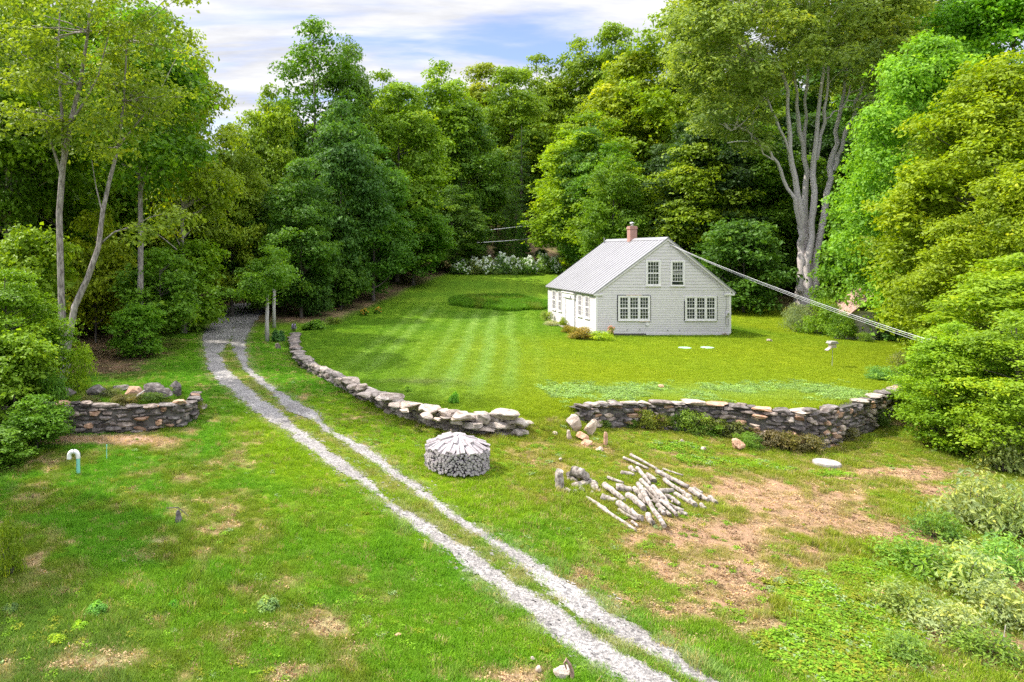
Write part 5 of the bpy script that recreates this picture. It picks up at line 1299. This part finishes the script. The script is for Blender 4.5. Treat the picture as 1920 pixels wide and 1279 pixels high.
def stump():
    p = G(336, 982); k = p.y / FPX
    rng = np.random.default_rng(4)
    b = MB(); n = 7; t = np.linspace(0, 1, n)
    b.tube([(-0.05 * (1 - q) * 0 - 0.03 * q, 0, -0.08 + q * 30 * k) for q in t], np.array([7.5, 6.6, 6.4, 6.2, 5.2, 4.6, 2.4]) * k * (1 + rng.normal(size=n) * .05), 9)
    root = tag(empty('stump', (p.x, p.y, gz(p.x, p.y))), 'charred broken stump with a stick caught across its top', 'stump')
    b.build('trunk', M['old_wood'], root, smooth=False)
    b = MB(); b.tube([(-24 * k, 0, 28 * k), (-2 * k, -0.02, 30 * k), (18 * k, -0.03, 14 * k)], [0.012, 0.014, 0.008], 5); b.build('stick', M['bark_dark'], root)
stump()
def stake():
    p = G(1072, 1276); k = p.y / FPX
    b = MB(); b.tube([(0, 0, -0.1), (0.01, 0, 14 * k), (-4 * k, 0, 28 * k), (-11 * k, 0, 38 * k), (-13 * k, 0.02, 30 * k), (-9 * k, 0.02, 18 * k)], [0.035, 0.03, 0.035, 0.03, 0.02, 0.012], 6)
    tag(b.build('rusty_stake', M['shed_roof'], None, (p.x, p.y, gz(p.x, p.y))), 'bent rusty iron stake at the bottom edge by the driveway', 'stake')
stake()
def feeder():
    p = G(1560, 688); k = p.y / FPX
    root = tag(empty('bird_feeder', (p.x, p.y, gz(p.x, p.y))), 'bird feeder on a thin pole in the lawn before the shed', 'bird feeder')
    b = MB(); b.tube([(0, 0, -0.1), (0.03, 0, 36 * k)], [0.014, 0.012], 6); b.build('pole', M['flash'], root)
    h = 36 * k; b = MB(); b.box(-0.10, 0.13, -0.1, 0.1, h, h + 0.2); b.build('seed_box', M['shed_board'], root)
    b = MB(); b.prism([(-0.19, -0.15, h + 0.2), (0.22, -0.15, h + 0.2), (0.15, -0.15, h + 0.30), (-0.12, -0.15, h + 0.30)], (0, 0.3, 0)); b.build('roof', M['concrete'], root)
    b = MB(); b.prism([(-0.12, -0.1, h), (-0.28, -0.1, h - 0.12), (-0.26, -0.1, h - 0.15), (-0.08, -0.1, h - 0.03)], (0, 0.2, 0)); b.build('perch_tray', M['shed_board'], root)
feeder()
p = G(1566, 812); q = Vector((PX(1553, p.y + 0.55), p.y + 0.55, PZ(757, p.y + 0.55)))
b = MB(); b.tube([(0, 0, -0.1), tuple(q - Vector((p.x, p.y, gz(p.x, p.y))))], [0.018, 0.014], 6); tag(b.build('wooden_stake', M['bark_pale'], None, (p.x, p.y, gz(p.x, p.y))), 'pale stick leaning against the dark retaining wall', 'stick')

def utility_pole():
    Y = 23.5; x = PX(1752, Y); z = gz(x, Y); top = PZ(632, Y)
    root = tag(empty('utility_pole', (x, Y, z)), 'dark pole in the foliage holding the house service wires', 'utility pole')
    b = MB(); b.tube([(0, 0, -0.3), (0, 0, top - z)], [0.12, 0.10], 10); b.build('post', M['bark_dark'], root)
    for dz in (0.1, 0.28, 0.46):
        b = MB(); b.tube([(-0.12, 0, top - z - dz), (-0.2, 0, top - z - dz)], [0.03, 0.045], 8); b.build('insulator', M['pvc_white'], root)
    return Vector((x - 0.2, Y, top)), root
UP, _ = utility_pole()
for i, (dz, dzp, sag, lb) in enumerate(((0.0, -0.1, 0.55, 'uppermost service wire from the house gable to the dark pole'), (-0.06, -0.17, 0.58, 'middle service wire from the house gable to the dark pole'), (-0.12, -0.25, 0.62, 'lowest service wire from the house gable to the dark pole'))):
    a = Vector((HX + PKX + 0.12 + 0.1 * i, HY - 0.12, PKZ - 0.42 + dz)); e = UP + Vector((0, 0, dzp))
    pts = [a.lerp(e, t) - Vector((0, 0, sag * 4 * t * (1 - t) * 0.35)) - a for t in np.linspace(0, 1, 22)]
    b = MB(); b.tube([tuple(q) for q in pts], [0.010 if i == 0 else 0.006] * 22, 5); tag(b.build('service_wire', M['wire'], None, tuple(a)), lb, 'wire')
for i, (va, vb, lb) in enumerate(((437, 420, 'upper overhead line crossing the dark gap behind the flower hedge'), (457, 446, 'lower overhead line crossing the dark gap behind the flower hedge'))):
    a = Vector((PX(850, 84), 84, PZ(va, 84))); e = Vector((PX(1010, 84), 84, PZ(vb, 84)))
    b = MB(); b.tube([tuple(a.lerp(e, t) - a - Vector((0, 0, 0.4 * t * (1 - t)))) for t in np.linspace(0, 1, 10)], [0.035] * 10, 5); tag(b.build('overhead_line', M['wire'], None, tuple(a)), lb, 'wire')
# the two slim pale trunks by the driveway
for u, v0, v1, lb, kk in ((501, 640, 560, 'slim pale trunk by the driveway, the nearer of two', 'sapling'), (514, 614, 540, 'slim pale trunk by the driveway, the farther of two', 'sapling2')):
    p = G(u, v0); Y = p.y; z = gz(p.x, Y); h = PZ(v1, Y) - z
    root = tag(empty('slim_tree', (p.x, Y, z)), lb, 'tree')
    b = MB(); b.tube([(0, 0, -0.2), (-0.02, 0, h * 0.5), (0.03, 0, h + 0.6)], [0.15, 0.12, 0.10], 8); b.build('trunk', M['bark_pale'], root, smooth=True)
    rng = np.random.default_rng(int(u)); n = 26
    cen = np.stack([rng.normal(size=n) * 0.9, rng.normal(size=n) * 0.9, h + 0.25 + np.abs(rng.normal(size=n)) * 1.5], -1)
    o = link('crown', foliage('crown', rng, cen, rng.uniform(0.5, 0.9, n), 16, 11, 0.18, 0.22), root); o.color = (*(np.array(GREEN) * KL), 1)

# ------------------------------------------------------------------ shrubs, flowers, weeds
def shrub_t(seed, n, leaf, per=10, sprays=14, aspect=0.6, H=1.0, R=0.8, crad=0.26, up=0.5, spray_r=0.10, thin=0.0):
    rng = np.random.default_rng(seed); cen = []
    while len(cen) < n:
        p = rng.uniform(-1, 1, 3); p[2] = abs(p[2])
        if 0.25 < np.linalg.norm(p) < 1: cen.append((p[0] * R, p[1] * R, 0.12 * H + p[2] * H * 0.78))
    crown = foliage('foliage', rng, cen, crad * rng.uniform(0.7, 1.3, n), sprays, per, leaf, spray_r, 0.7, up, aspect, thin)
    parts = []
    for c in cen[: max(8, n // 3)]:
        p, r = limb((rng.normal() * 0.06, rng.normal() * 0.06, -0.08), c, rng, 0.02, 0.006, sag=-0.1); parts.append(tube_np(p, r, 4))
    v, f = join_np(parts); st = np_mesh('stems', v, f, smooth=True); st.materials.append(M['bark_dark'])
    fl_v, fl_f = [], []
    fl = []
    for c in cen:
        if c[2] > 0.25 * H:
            for k in range(3):
                d = unit(rng.normal(size=3) + np.array([0, -0.4, 0.9])); q = np.array(c) + d * crad * np.array([1, 1, .8])
                rv, rf = CSV / np.linalg.norm(CSV, axis=1, keepdims=True), CSF
                rv = rv * (1 + 0.25 * rng.normal(size=(len(rv), 1))) * 0.075 * np.array([1.1, 1.1, 0.75]) + q; fl.append((rv, rf))
    fv, ff = join_np(fl); flm = np_mesh('flowers', fv, ff)
    return dict(trunk=st, crown=crown, flowers=flm, h=H, R=R)
S = {'round': shrub_t(201, 46, 0.075), 'loose': shrub_t(202, 30, 0.07, thin=0.2, crad=0.22), 'fine': shrub_t(203, 60, 0.045, per=14, aspect=0.4, thin=0.1, crad=0.24), 'weed': shrub_t(206, 34, 0.13, per=8, sprays=8, aspect=0.40, H=1.0, R=0.8, crad=0.34, up=0.5, spray_r=0.15, thin=0.15), 'broad': shrub_t(204, 30, 0.15, per=7, aspect=0.75, up=0.9, H=0.8), 'spiky': shrub_t(205, 34, 0.16, per=8, aspect=0.16, up=-0.1, H=1.1, R=0.6)}
def shrub(kind, u, v, w, h, col, label, name='shrub', cat='shrub', flower=None, group=None, rz=None, dy=0.0):
    p = G(u, v); x, y = p.x, p.y + dy; k = y / FPX; s = S[kind]
    root = tag(empty(name, (x, y, gz(x, y)), RNG.uniform(0, 6.28) if rz is None else rz), label, cat, group)
    sx = w * k / 2 / (s['R'] + 0.15); root.scale = (sx, sx, h * k / (s['h'] + 0.1))
    link('stems', s['trunk'], root); o = link('foliage', s['crown'], root); o.color = (*(np.array(col) * KL * (1 + 0.08 * RNG.normal(size=3))), 1)
    if flower:
        me = s['flowers'].copy(); link('flowers', me, root, mats=M[flower])
    return root
hc = (0.14, 0.21, 0.06)
for i, (u, w, h, lb) in enumerate([(862, 40, 26, 'white flowering bush at the wood end of the flower hedge, slightly yellowish'), (888, 38, 30, 'white flowering bush, second from the wood end of the hedge'), (914, 38, 32, 'white flowering bush left of the tallest one in the hedge'),
        (940, 36, 38, 'tallest white flowering bush in front of the bare trunk'), (965, 36, 32, 'white flowering bush just right of the tallest one in the hedge'), (990, 36, 32, 'white flowering bush in the middle right of the hedge'), (1018, 36, 36, 'white flowering bush nearest the house roof in the hedge'), (1040, 28, 30, 'small white flowering bush touching the roof edge at the hedge end')]):
    shrub('round', u, 514 if u < 1000 else 512, w, h * 1.1, hc, lb, 'flowering_bush', 'flowering bush', 'petal_white')
OLB = (0.17, 0.145, 0.02)
for a in [('round', 1091, 636, 52, 26, OLB, 'russet green bush at the sunny front corner of the house', None), ('spiky', 1128, 638, 44, 22, (0.19, 0.24, 0.012), 'clump of bright strap leaves in front of the house corner', None), ('loose', 1146, 632, 16, 26, (0.16, 0.17, 0.02), 'small plant with pink flower heads against the gable wall', 'petal_pink'),
          ('loose', 1064, 624, 30, 18, OLB, 'low reddish plant beside the door step', None), ('spiky', 1056, 612, 14, 22, (0.13, 0.19, 0.012), 'upright green plant between the door and the pale flowers', None), ('fine', 1036, 611, 34, 12, (0.22, 0.23, 0.17), 'low silvery plant at the far corner of the flower bed', None),
          ('loose', 1026, 602, 28, 24, (0.15, 0.19, 0.05), 'pale leafy bush at the far front corner of the house', None), ('fine', 1078, 634, 26, 10, (0.2, 0.15, 0.06), 'low brownish plant at the bed edge before the russet bush', None)]:
    shrub(a[0], a[1], a[2], a[3], a[4], a[5], a[6], 'garden_plant', 'plant', a[7])
for a in [('broad', 683, 592, 18, 14, GREEN, 'orange flowered plant at the wood edge of the lawn, nearer the boulder wall', 'petal_orange'), ('broad', 709, 588, 16, 13, GREEN, 'orange flowered plant at the wood edge of the lawn, nearer the bank', 'petal_orange'), ('loose', 551, 622, 12, 18, (0.10, 0.12, 0.05), 'violet flowers on the far end of the boulder wall', 'petal_violet'),
          ('broad', 590, 618, 46, 20, GREEN, 'leafy plant patch at the wood corner behind the boulder wall', None), ('loose', 627, 608, 40, 18, (0.10, 0.15, 0.02), 'low shrub at the wood corner of the lawn', None), ('broad', 522, 640, 26, 24, (0.05, 0.12, 0.04), 'dark bluish plant by the far end of the boulder wall', None)]:
    shrub(a[0], a[1], a[2], a[3], a[4], a[5], a[6], 'garden_plant', 'plant', a[7])
for a in [('fine', 1495, 622, 62, 62, (0.17, 0.20, 0.09), 'grey green lilac-like bush at the foot of the many-stemmed maple'), ('round', 1545, 628, 76, 74, (0.10, 0.165, 0.014), 'green bush between the grey bush and the shed boards'), ('loose', 1622, 641, 34, 22, (0.11, 0.17, 0.03), 'low weeds against the weathered boards of the shed'), ('round', 1580, 636, 50, 60, (0.09, 0.16, 0.016), 'green bush covering the side of the shed'), ('round', 1690, 640, 78, 60, (0.065, 0.145, 0.02), 'dark green bush in front of the shed door'),
          ('spiky', 1652, 712, 44, 32, (0.11, 0.22, 0.05), 'clump of tall blue green blades on the lawn near the pole'), ('round', 1712, 740, 70, 60, (0.075, 0.12, 0.02), 'dark bush where the retaining wall runs under the trees'), ('loose', 1700, 700, 60, 48, (0.12, 0.14, 0.04), 'loose bush around the foot of the dark pole'),
          ('round', 1800, 800, 150, 150, (0.13, 0.20, 0.012), 'large bright bush hanging over the end of the retaining wall'), ('round', 1880, 770, 150, 150, (0.15, 0.20, 0.012), 'large yellow-green bush by the picture edge above the grey weeds'), ('round', 1760, 770, 90, 90, (0.14, 0.20, 0.01), 'yellow-green bush below the dark pole'),
          ('loose', 1880, 885, 126, 115, (0.14, 0.19, 0.06), 'silvery green bush at the picture edge below the yellow-green ones'), ('weed', 1825, 985, 137, 115, (0.19, 0.235, 0.105), 'tall grey green weed clump beside the reddish bare soil'), ('weed', 1900, 1010, 126, 115, (0.16, 0.215, 0.09), 'grey green weed clump cut by the picture edge beside the tall one'),
          ('weed', 1720, 1075, 137, 73, (0.105, 0.18, 0.03), 'mid green weed clump in the lower corner, farthest from the edge'), ('weed', 1810, 1105, 147, 94, (0.19, 0.235, 0.105), 'pale grey green weed clump in the middle of the lower corner'), ('weed', 1700, 1150, 105, 67, (0.15, 0.21, 0.07), 'loose weed clump bordering the bright green weeds'),
          ('weed', 1890, 1165, 126, 84, (0.17, 0.215, 0.095), 'sparse grey weed clump with bare twigs at the lower corner edge'), ('weed', 1775, 1185, 126, 63, (0.185, 0.23, 0.105), 'low pale weed clump above dry twigs in the lower corner'), ('weed', 1850, 1235, 116, 58, (0.11, 0.17, 0.03), 'low green weed clump at the bottom of the lower corner'),
          ('weed', 1870, 1075, 116, 84, (0.14, 0.21, 0.06), 'greener weed clump right of the pale one in the lower corner'), ('weed', 1755, 1010, 84, 63, (0.11, 0.175, 0.035), 'green weed clump left of the tall grey green one'), ('weed', 1690, 1230, 95, 48, (0.11, 0.175, 0.035), 'small weed clump below the loose one at the bottom')]:
    shrub(a[0], a[1], a[2], a[3], a[4], a[5], a[6])
for a in [('round', 95, 800, 80, 110, (0.07, 0.155, 0.016), 'green shrub at the foot of the shaded end of the ruined terrace'), ('loose', 20, 1080, 70, 130, (0.11, 0.15, 0.012), 'olive shrub low on the left picture edge'), ('loose', 40, 640, 26, 18, GREEN, 'small shrub with white flowers below the tall left shrubs'),
          ('loose', 145, 735, 70, 110, (0.15, 0.20, 0.012), 'yellowish green sapling in front of the twin trunks')]:
    shrub(a[0], a[1], a[2], a[3], a[4], a[5], a[6])
for i, (u, v, w, h, c) in enumerate([(110, 790, 70, 40, (0.05, 0.075, 0.015)), (170, 762, 60, 22, (0.08, 0.09, 0.03)), (240, 760, 70, 20, (0.085, 0.09, 0.03)), (310, 764, 50, 18, (0.075, 0.10, 0.02)), (372, 775, 30, 30, (0.10, 0.14, 0.015)), (130, 812, 60, 40, (0.06, 0.10, 0.015)), (205, 742, 60, 16, (0.09, 0.10, 0.03)), (285, 748, 60, 14, (0.07, 0.09, 0.02))]):
    shrub('loose', u, v, w, h, c, 'low scrubby weed growing on the ruined stone terrace', 'wall_weed', 'weed', group='weeds on the ruined terrace')
# weeds growing on the retaining wall
for i, (u, v, w, h, c) in enumerate([(1225, 796, 60, 40, (0.12, 0.15, 0.02)), (1268, 792, 46, 42, (0.10, 0.16, 0.03)), (1310, 800, 66, 40, (0.12, 0.135, 0.03)), (1345, 804, 40, 44, (0.11, 0.15, 0.02)), (1180, 792, 36, 20, (0.11, 0.17, 0.02)), (1425, 826, 70, 40, (0.11, 0.10, 0.04)), (1470, 832, 80, 44, (0.10, 0.10, 0.035)), (1515, 826, 50, 34, (0.10, 0.12, 0.03)), (1538, 784, 34, 26, (0.11, 0.15, 0.02)), (1640, 790, 60, 44, (0.06, 0.10, 0.02)), (1690, 770, 60, 50, (0.06, 0.10, 0.02)), (1205, 800, 60, 50, (0.11, 0.145, 0.02)), (1290, 806, 80, 54, (0.12, 0.14, 0.025)), (1370, 812, 70, 44, (0.12, 0.12, 0.035)), (1440, 834, 90, 40, (0.13, 0.105, 0.05)), (1500, 838, 90, 40, (0.12, 0.10, 0.05)), (1330, 812, 60, 30, (0.10, 0.17, 0.02)), (1400, 838, 60, 34, (0.09, 0.17, 0.02)), (1130, 800, 30, 20, (0.10, 0.15, 0.03)), (1580, 816, 50, 30, (0.11, 0.11, 0.04)), (1250, 770, 50, 24, (0.12, 0.16, 0.02)), (1345, 774, 60, 26, (0.11, 0.15, 0.02))]):
    shrub('loose', u, v, w, h, c, 'scraggly weed growing out of the dark retaining wall', 'wall_weed', 'weed', group='weeds on the retaining wall', dy=-0.12)
for i, (u, v, w, h, lb) in enumerate([(183, 1148, 40, 18, 'burdock-like plant with broad leaves in the lower left meadow'), (503, 1140, 40, 22, 'pale broad-leaved plant in the middle of the left meadow'), (326, 1140, 20, 16, 'small broad-leaved plant right of the burdock-like one'), (20, 1145, 26, 14, 'bluish broad-leaved plant at the left picture edge'), (852, 757, 20, 24, 'tall leafy weed on the lawn behind the boulder wall'), (765, 735, 16, 14, 'small leafy weed on the lawn behind the far boulders'), (105, 1205, 34, 14, 'yellowish ferny plant at the lower left'), (150, 1178, 30, 12, 'yellowish fern frond above the lower left patch')]):
    shrub('broad', u, v, w, h, [(0.08, 0.19, 0.03), (0.14, 0.20, 0.07), (0.08, 0.18, 0.03), (0.10, 0.18, 0.06), (0.09, 0.2, 0.02), (0.12, 0.22, 0.02), (0.17, 0.24, 0.015), (0.18, 0.24, 0.015)][i], lb, 'weed_plant', 'weed')
# pale fallen branches in the lower corner
for i, (pts, lb) in enumerate([([(1690, 1180), (1760, 1205), (1830, 1225)], 'dry bare branch lying under the pale weeds, the farther one'), ([(1830, 1170), (1880, 1210), (1915, 1245)], 'dry bare branch at the lower corner picture edge')]):
    q = [G(u, v, 0.06) for u, v in pts]; b = MB(); b.tube([tuple(z - q[0]) for z in q], [0.018, 0.014, 0.008], 5)
    b.tube([tuple(q[1] - q[0]), tuple(q[1] - q[0] + Vector((0.3, 0.25, 0.22)))], [0.01, 0.004], 4); tag(b.build('fallen_branch', M['bark_grey'], None, tuple(q[0])), lb, 'branch')
q = [G(150, 780), G(245, 735, 0.2), G(262, 722, 0.5)]
b = MB(); b.tube([(0, 0, 0.0), tuple(q[1] - q[1] + Vector((0.25, 0.05, 0.05))), (0.55, 0.1, 0.28)], [0.05, 0.045, 0.02], 6); tag(b.build('dead_root', M['bark_pale'], None, (q[1].x, q[1].y - 0.3, gz(q[1].x, q[1].y - 0.3) + 0.03)), 'pale forked dead root lying on the ruined terrace', 'root')
# ------------------------------------------------------------------ grass and low weeds (nobody could count them)
def tuft(seed, n, h, spread, w, lean=0.5, broad=False):
    rng = np.random.default_rng(seed)
    V, F = [], []
    for i in range(n):
        a = rng.uniform(0, 2 * np.pi); r = spread * math.sqrt(rng.random())
        base = np.array([r * math.cos(a), r * math.sin(a), -0.01]); b2 = rng.uniform(0, 2 * np.pi)
        d = np.array([math.cos(b2), math.sin(b2), 0]); hh = h * rng.uniform(0.45, 1.15); ln = lean * rng.uniform(0.2, 1.2)
        s = np.array([-d[1], d[0], 0]) * w * rng.uniform(0.7, 1.2) / 2
        o = len(V)
        if broad:
            m1 = base + d * hh * ln * 0.7 + np.array([0, 0, hh * 0.8]); tip = base + d * hh * (ln + 0.55) + np.array([0, 0, hh * 0.65])
            V += [base - s * 0.15, base + s * 0.15, m1 + s, m1 - s, tip]
        else:
            m1 = base + d * hh * ln * 0.35 + np.array([0, 0, hh * 0.6]); tip = base + d * hh * ln + np.array([0, 0, hh])
            V += [base - s, base + s, m1 + s * 0.75, m1 - s * 0.75, tip]
        F += [(o, o + 1, o + 2, o + 3), (o + 3, o + 2, o + 4)]
    me = bpy.data.meshes.new('tuft'); me.from_pydata([tuple(v) for v in V], [], F)
    a = me.attributes.new('tint', 'FLOAT', 'FACE'); t = np.repeat(np.clip(0.45 + 0.16 * rng.normal(size=n), 0, 1), 2); a.data.foreach_set('value', t.astype(np.float32))
    me.materials.append(M['blade']); me.update()
    return me
def scatter(name, label, cat, X, Y, col, scale, idx, protos, rng):
    col_ = bpy.data.collections.new('tufts_' + name)
    for i, pm in enumerate(protos):
        o = bpy.data.objects.new('%02d_%s_tuft' % (i, name), pm); col_.objects.link(o)
    Z = height(X, Y)
    n = len(X)
    me = bpy.data.meshes.new(name); me.vertices.add(n); me.vertices.foreach_set('co', np.stack([X, Y, Z], -1).astype(np.float32).ravel())
    attr(me, 'rot', 'FLOAT_VECTOR', 'POINT', np.stack([rng.normal(size=n) * 0.12, rng.normal(size=n) * 0.12, rng.uniform(0, 6.28, n)], -1))
    attr(me, 'scl', 'FLOAT', 'POINT', scale); attr(me, 'idx', 'INT', 'POINT', idx); attr(me, 'col', 'FLOAT_VECTOR', 'POINT', np.clip(col * KG, 0, 0.75))
    o = link(name, me); me.materials.append(M['blade'])
    g = bpy.data.node_groups.new('scatter_' + name, 'GeometryNodeTree')
    g.interface.new_socket('Geometry', in_out='INPUT', socket_type='NodeSocketGeometry'); g.interface.new_socket('Geometry', in_out='OUTPUT', socket_type='NodeSocketGeometry')
    gi = g.nodes.new('NodeGroupInput'); go = g.nodes.new('NodeGroupOutput')
    ci = g.nodes.new('GeometryNodeCollectionInfo'); ci.inputs['Collection'].default_value = col_; ci.inputs['Separate Children'].default_value = True; ci.inputs['Reset Children'].default_value = True
    ip = g.nodes.new('GeometryNodeInstanceOnPoints'); ip.inputs['Pick Instance'].default_value = True
    def na(nm, ty):
        q = g.nodes.new('GeometryNodeInputNamedAttribute'); q.data_type = ty; q.inputs['Name'].default_value = nm; return q.outputs['Attribute']
    g.links.new(gi.outputs[0], ip.inputs['Points']); g.links.new(ci.outputs[0], ip.inputs['Instance']); g.links.new(na('idx', 'INT'), ip.inputs['Instance Index'])
    g.links.new(na('rot', 'FLOAT_VECTOR'), ip.inputs['Rotation']); g.links.new(na('scl', 'FLOAT'), ip.inputs['Scale']); g.links.new(ip.outputs[0], go.inputs[0])
    md = o.modifiers.new('scatter', 'NODES'); md.node_group = g
    return tag(o, label, cat, kind='stuff')
KG = np.array([1.5, 1.58, 1.35])
def pts_view(rng, n, y0, y1, margin=1.0, power=1.0):
    """ground points inside what the picture can see (plus a margin), denser near"""
    Y = y0 + (y1 - y0) * rng.random(n) ** power
    xl = (0 - PU) / FPX * Y - margin; xr = (1920 - PU) / FPX * Y + margin
    return xl + (xr - xl) * rng.random(n), Y
gr = np.random.default_rng(77)
TUF = [tuft(300 + i, 46, 0.085, 0.15, 0.010, 0.7) for i in range(4)] + [tuft(310 + i, 40, 0.15, 0.13, 0.011, 0.6) for i in range(2)]
X, Y = pts_view(gr, 150000, 9.5, 46, 1.2, 1.25)
f = fields(X, Y)
keep = (f['md'] < 0.10 * gr.random(len(X)) ** 2 - 0.02) & (f['lawn'] < 0.5) & (f['lit'] < 0.45) & (f['s'] < 0.25) & (gr.random(len(X)) > f['bare'] * 0.93) & (gr.random(len(X)) < np.clip(1.15 - (Y - 10) / 60, 0.2, 1))
keep &= ~((f['s'] > -0.55) & (f['s'] < 0.1) & (X > 9.2) & (X < 28))
X, Y = X[keep], Y[keep]; C = f['col'][keep]; bare = f['bare'][keep]; nn = fbm(X, Y, 1.1, 91)
C = C * (0.85 + 0.35 * gr.random((len(X), 1))) * np.array([1.0, 1.08, 1.0])
dry = gr.random(len(X)) < (0.05 + 0.5 * bare + 0.07 * f['rgt'][keep])
C[dry] = np.array([0.30, 0.24, 0.12]) * (0.7 + 0.5 * gr.random((dry.sum(), 1)))
tall = gr.random(len(X)) < sst(0.55, 0.75, nn) * 0.5
idx = np.where(tall, 4 + gr.integers(0, 2, len(X)), gr.integers(0, 4, len(X)))
scatter('meadow_grass', 'rough meadow grass either side of the driveway', 'grass', X, Y, C, gr.uniform(0.55, 1.15, len(X)) * (0.65 + 0.7 * nn) * (1 - 0.35 * bare), idx, TUF, gr)
# lawn
LT = [tuft(330 + i, 60, 0.05, 0.22, 0.011, 0.9) for i in range(3)]
X, Y = pts_view(gr, 110000, 23.5, 62, 0.5, 1.2)
f = fields(X, Y)
keep = (f['lawn'] > 0.6) & ~((X > HX - 0.3) & (X < HX + HW + 0.3) & (Y > HY - 0.1) & (Y < HY + HL + 0.3))
X, Y = X[keep], Y[keep]; C = f['col'][keep] * (0.88 + 0.26 * gr.random((len(X), 1)))
scatter('lawn_grass', 'mown striped lawn grass in front of the house', 'grass', X, Y, C, gr.uniform(0.7, 1.3, len(X)), gr.integers(0, 3, len(X)), LT, gr)
# long grass island on the back lawn
X = 15.6 + 4.4 * gr.uniform(-1, 1, 9000); Y = 61.5 + 4.2 * gr.uniform(-1, 1, 9000)
f = fields(X, Y); keep = f['isl'] > 0.5; X, Y = X[keep], Y[keep]
C = np.array([0.075, 0.16, 0.012]) * (0.7 + 0.7 * gr.random((len(X), 1))); br = fbm(X, Y, 1.5, 5) > 0.62; C[br] = np.array([0.11, 0.16, 0.02])
scatter('long_grass', 'unmown island of long grass on the back lawn', 'grass', X, Y, C, gr.uniform(0.7, 1.3, len(X)), gr.integers(0, 2, len(X)), [tuft(350 + i, 44, 0.32, 0.24, 0.026, 0.6) for i in range(2)], gr)
# broad-leaved weeds
WT = [tuft(360 + i, 34, 0.085, 0.13, 0.035, 0.6, True) for i in range(3)]
X, Y = pts_view(gr, 60000, 9.5, 30, 1.0, 1.2)
f = fields(X, Y); nn = fbm(X, Y, 0.9, 95); n2 = fbm(X, Y, 3.0, 99)
pr = np.clip(0.10 + 0.25 * f['rgt'] + f['weed'] * 0.9 - 0.5 * f['bare'], 0.03, 1) * sst(0.35, 0.62, nn * 0.6 + n2 * 0.4 + 0.2 * f['weed'])
keep = (f['md'] < -0.15) & (f['lawn'] < 0.3) & (f['lit'] < 0.4) & (f['s'] < -0.5) & (gr.random(len(X)) < pr)
X, Y = X[keep], Y[keep]
C = np.array([0.125, 0.215, 0.014]) * (0.75 + 0.6 * gr.random((len(X), 1))) * np.array([1, 1, 1.2]); k = gr.random(len(X)) < 0.35; C[k] = np.array([0.17, 0.185, 0.02]) * (0.7 + 0.5 * gr.random((k.sum(), 1)))
k = gr.random(len(X)) < 0.07; C[k] = np.array([0.20, 0.26, 0.13])
scatter('meadow_weeds', 'low broad-leaved weeds spread through the meadow', 'weeds', X, Y, C, gr.uniform(0.5, 1.15, len(X)) * (0.8 + 0.5 * f['weed'][keep]), gr.integers(0, 3, len(X)), WT, gr)
# clover on the lawn edge above the retaining wall
CT = [tuft(370 + i, 26, 0.09, 0.16, 0.05, 0.5, True) for i in range(2)]
X, Y = gr.uniform(8.5, 22, 9000), gr.uniform(24.0, 28.6, 9000)
f = fields(X, Y); keep = (f['lawn'] > 0.3) & (gr.random(len(X)) < np.exp(-((Y - 26.0) / 1.2) ** 2) * sst(0.4, 0.6, fbm(X, Y, 1.6, 21)))
X, Y = X[keep], Y[keep]; C = np.array([0.18, 0.26, 0.085]) * (0.7 + 0.6 * gr.random((len(X), 1)))
scatter('clover', 'pale clover along the lawn edge above the retaining wall', 'clover', X, Y, C, gr.uniform(0.6, 1.2, len(X)), gr.integers(0, 2, len(X)), CT, gr)
# fallen leaves and dry stalks on the bare soil
DT = [tuft(380 + i, 18, 0.05, 0.16, 0.035, 1.2, True) for i in range(2)]
X, Y = pts_view(gr, 30000, 9.5, 30, 0.5, 1.2)
f = fields(X, Y); keep = (f['bare'] > 0.3) & (f['md'] < -0.1) & (gr.random(len(X)) < 0.6)
X, Y = X[keep], Y[keep]; C = np.where(gr.random((len(X), 1)) < 0.3, np.array([[0.16, 0.095, 0.06]]), np.array([[0.36, 0.25, 0.17]])) * (0.6 + 0.7 * gr.random((len(X), 1)))
scatter('dead_leaves', 'dry litter of dead leaves and stalks on the bare soil', 'leaf litter', X, Y, C, gr.uniform(0.5, 1.1, len(X)), gr.integers(0, 2, len(X)), DT, gr)
# leaf litter under the trees
X, Y = pts_view(gr, 26000, 22, 52, 0.5, 1.1)
f = fields(X, Y); keep = (f['lit'] > 0.5) & (f['md'] < -0.05); X, Y = X[keep], Y[keep]
C = np.where(gr.random((len(X), 1)) < 0.5, np.array([[0.13, 0.085, 0.06]]), np.array([[0.30, 0.20, 0.15]])) * (0.6 + 0.7 * gr.random((len(X), 1)))
scatter('forest_litter', 'brown fallen leaves on the ground under the trees', 'leaf litter', X, Y, C, gr.uniform(0.8, 1.6, len(X)), gr.integers(0, 2, len(X)), DT, gr)
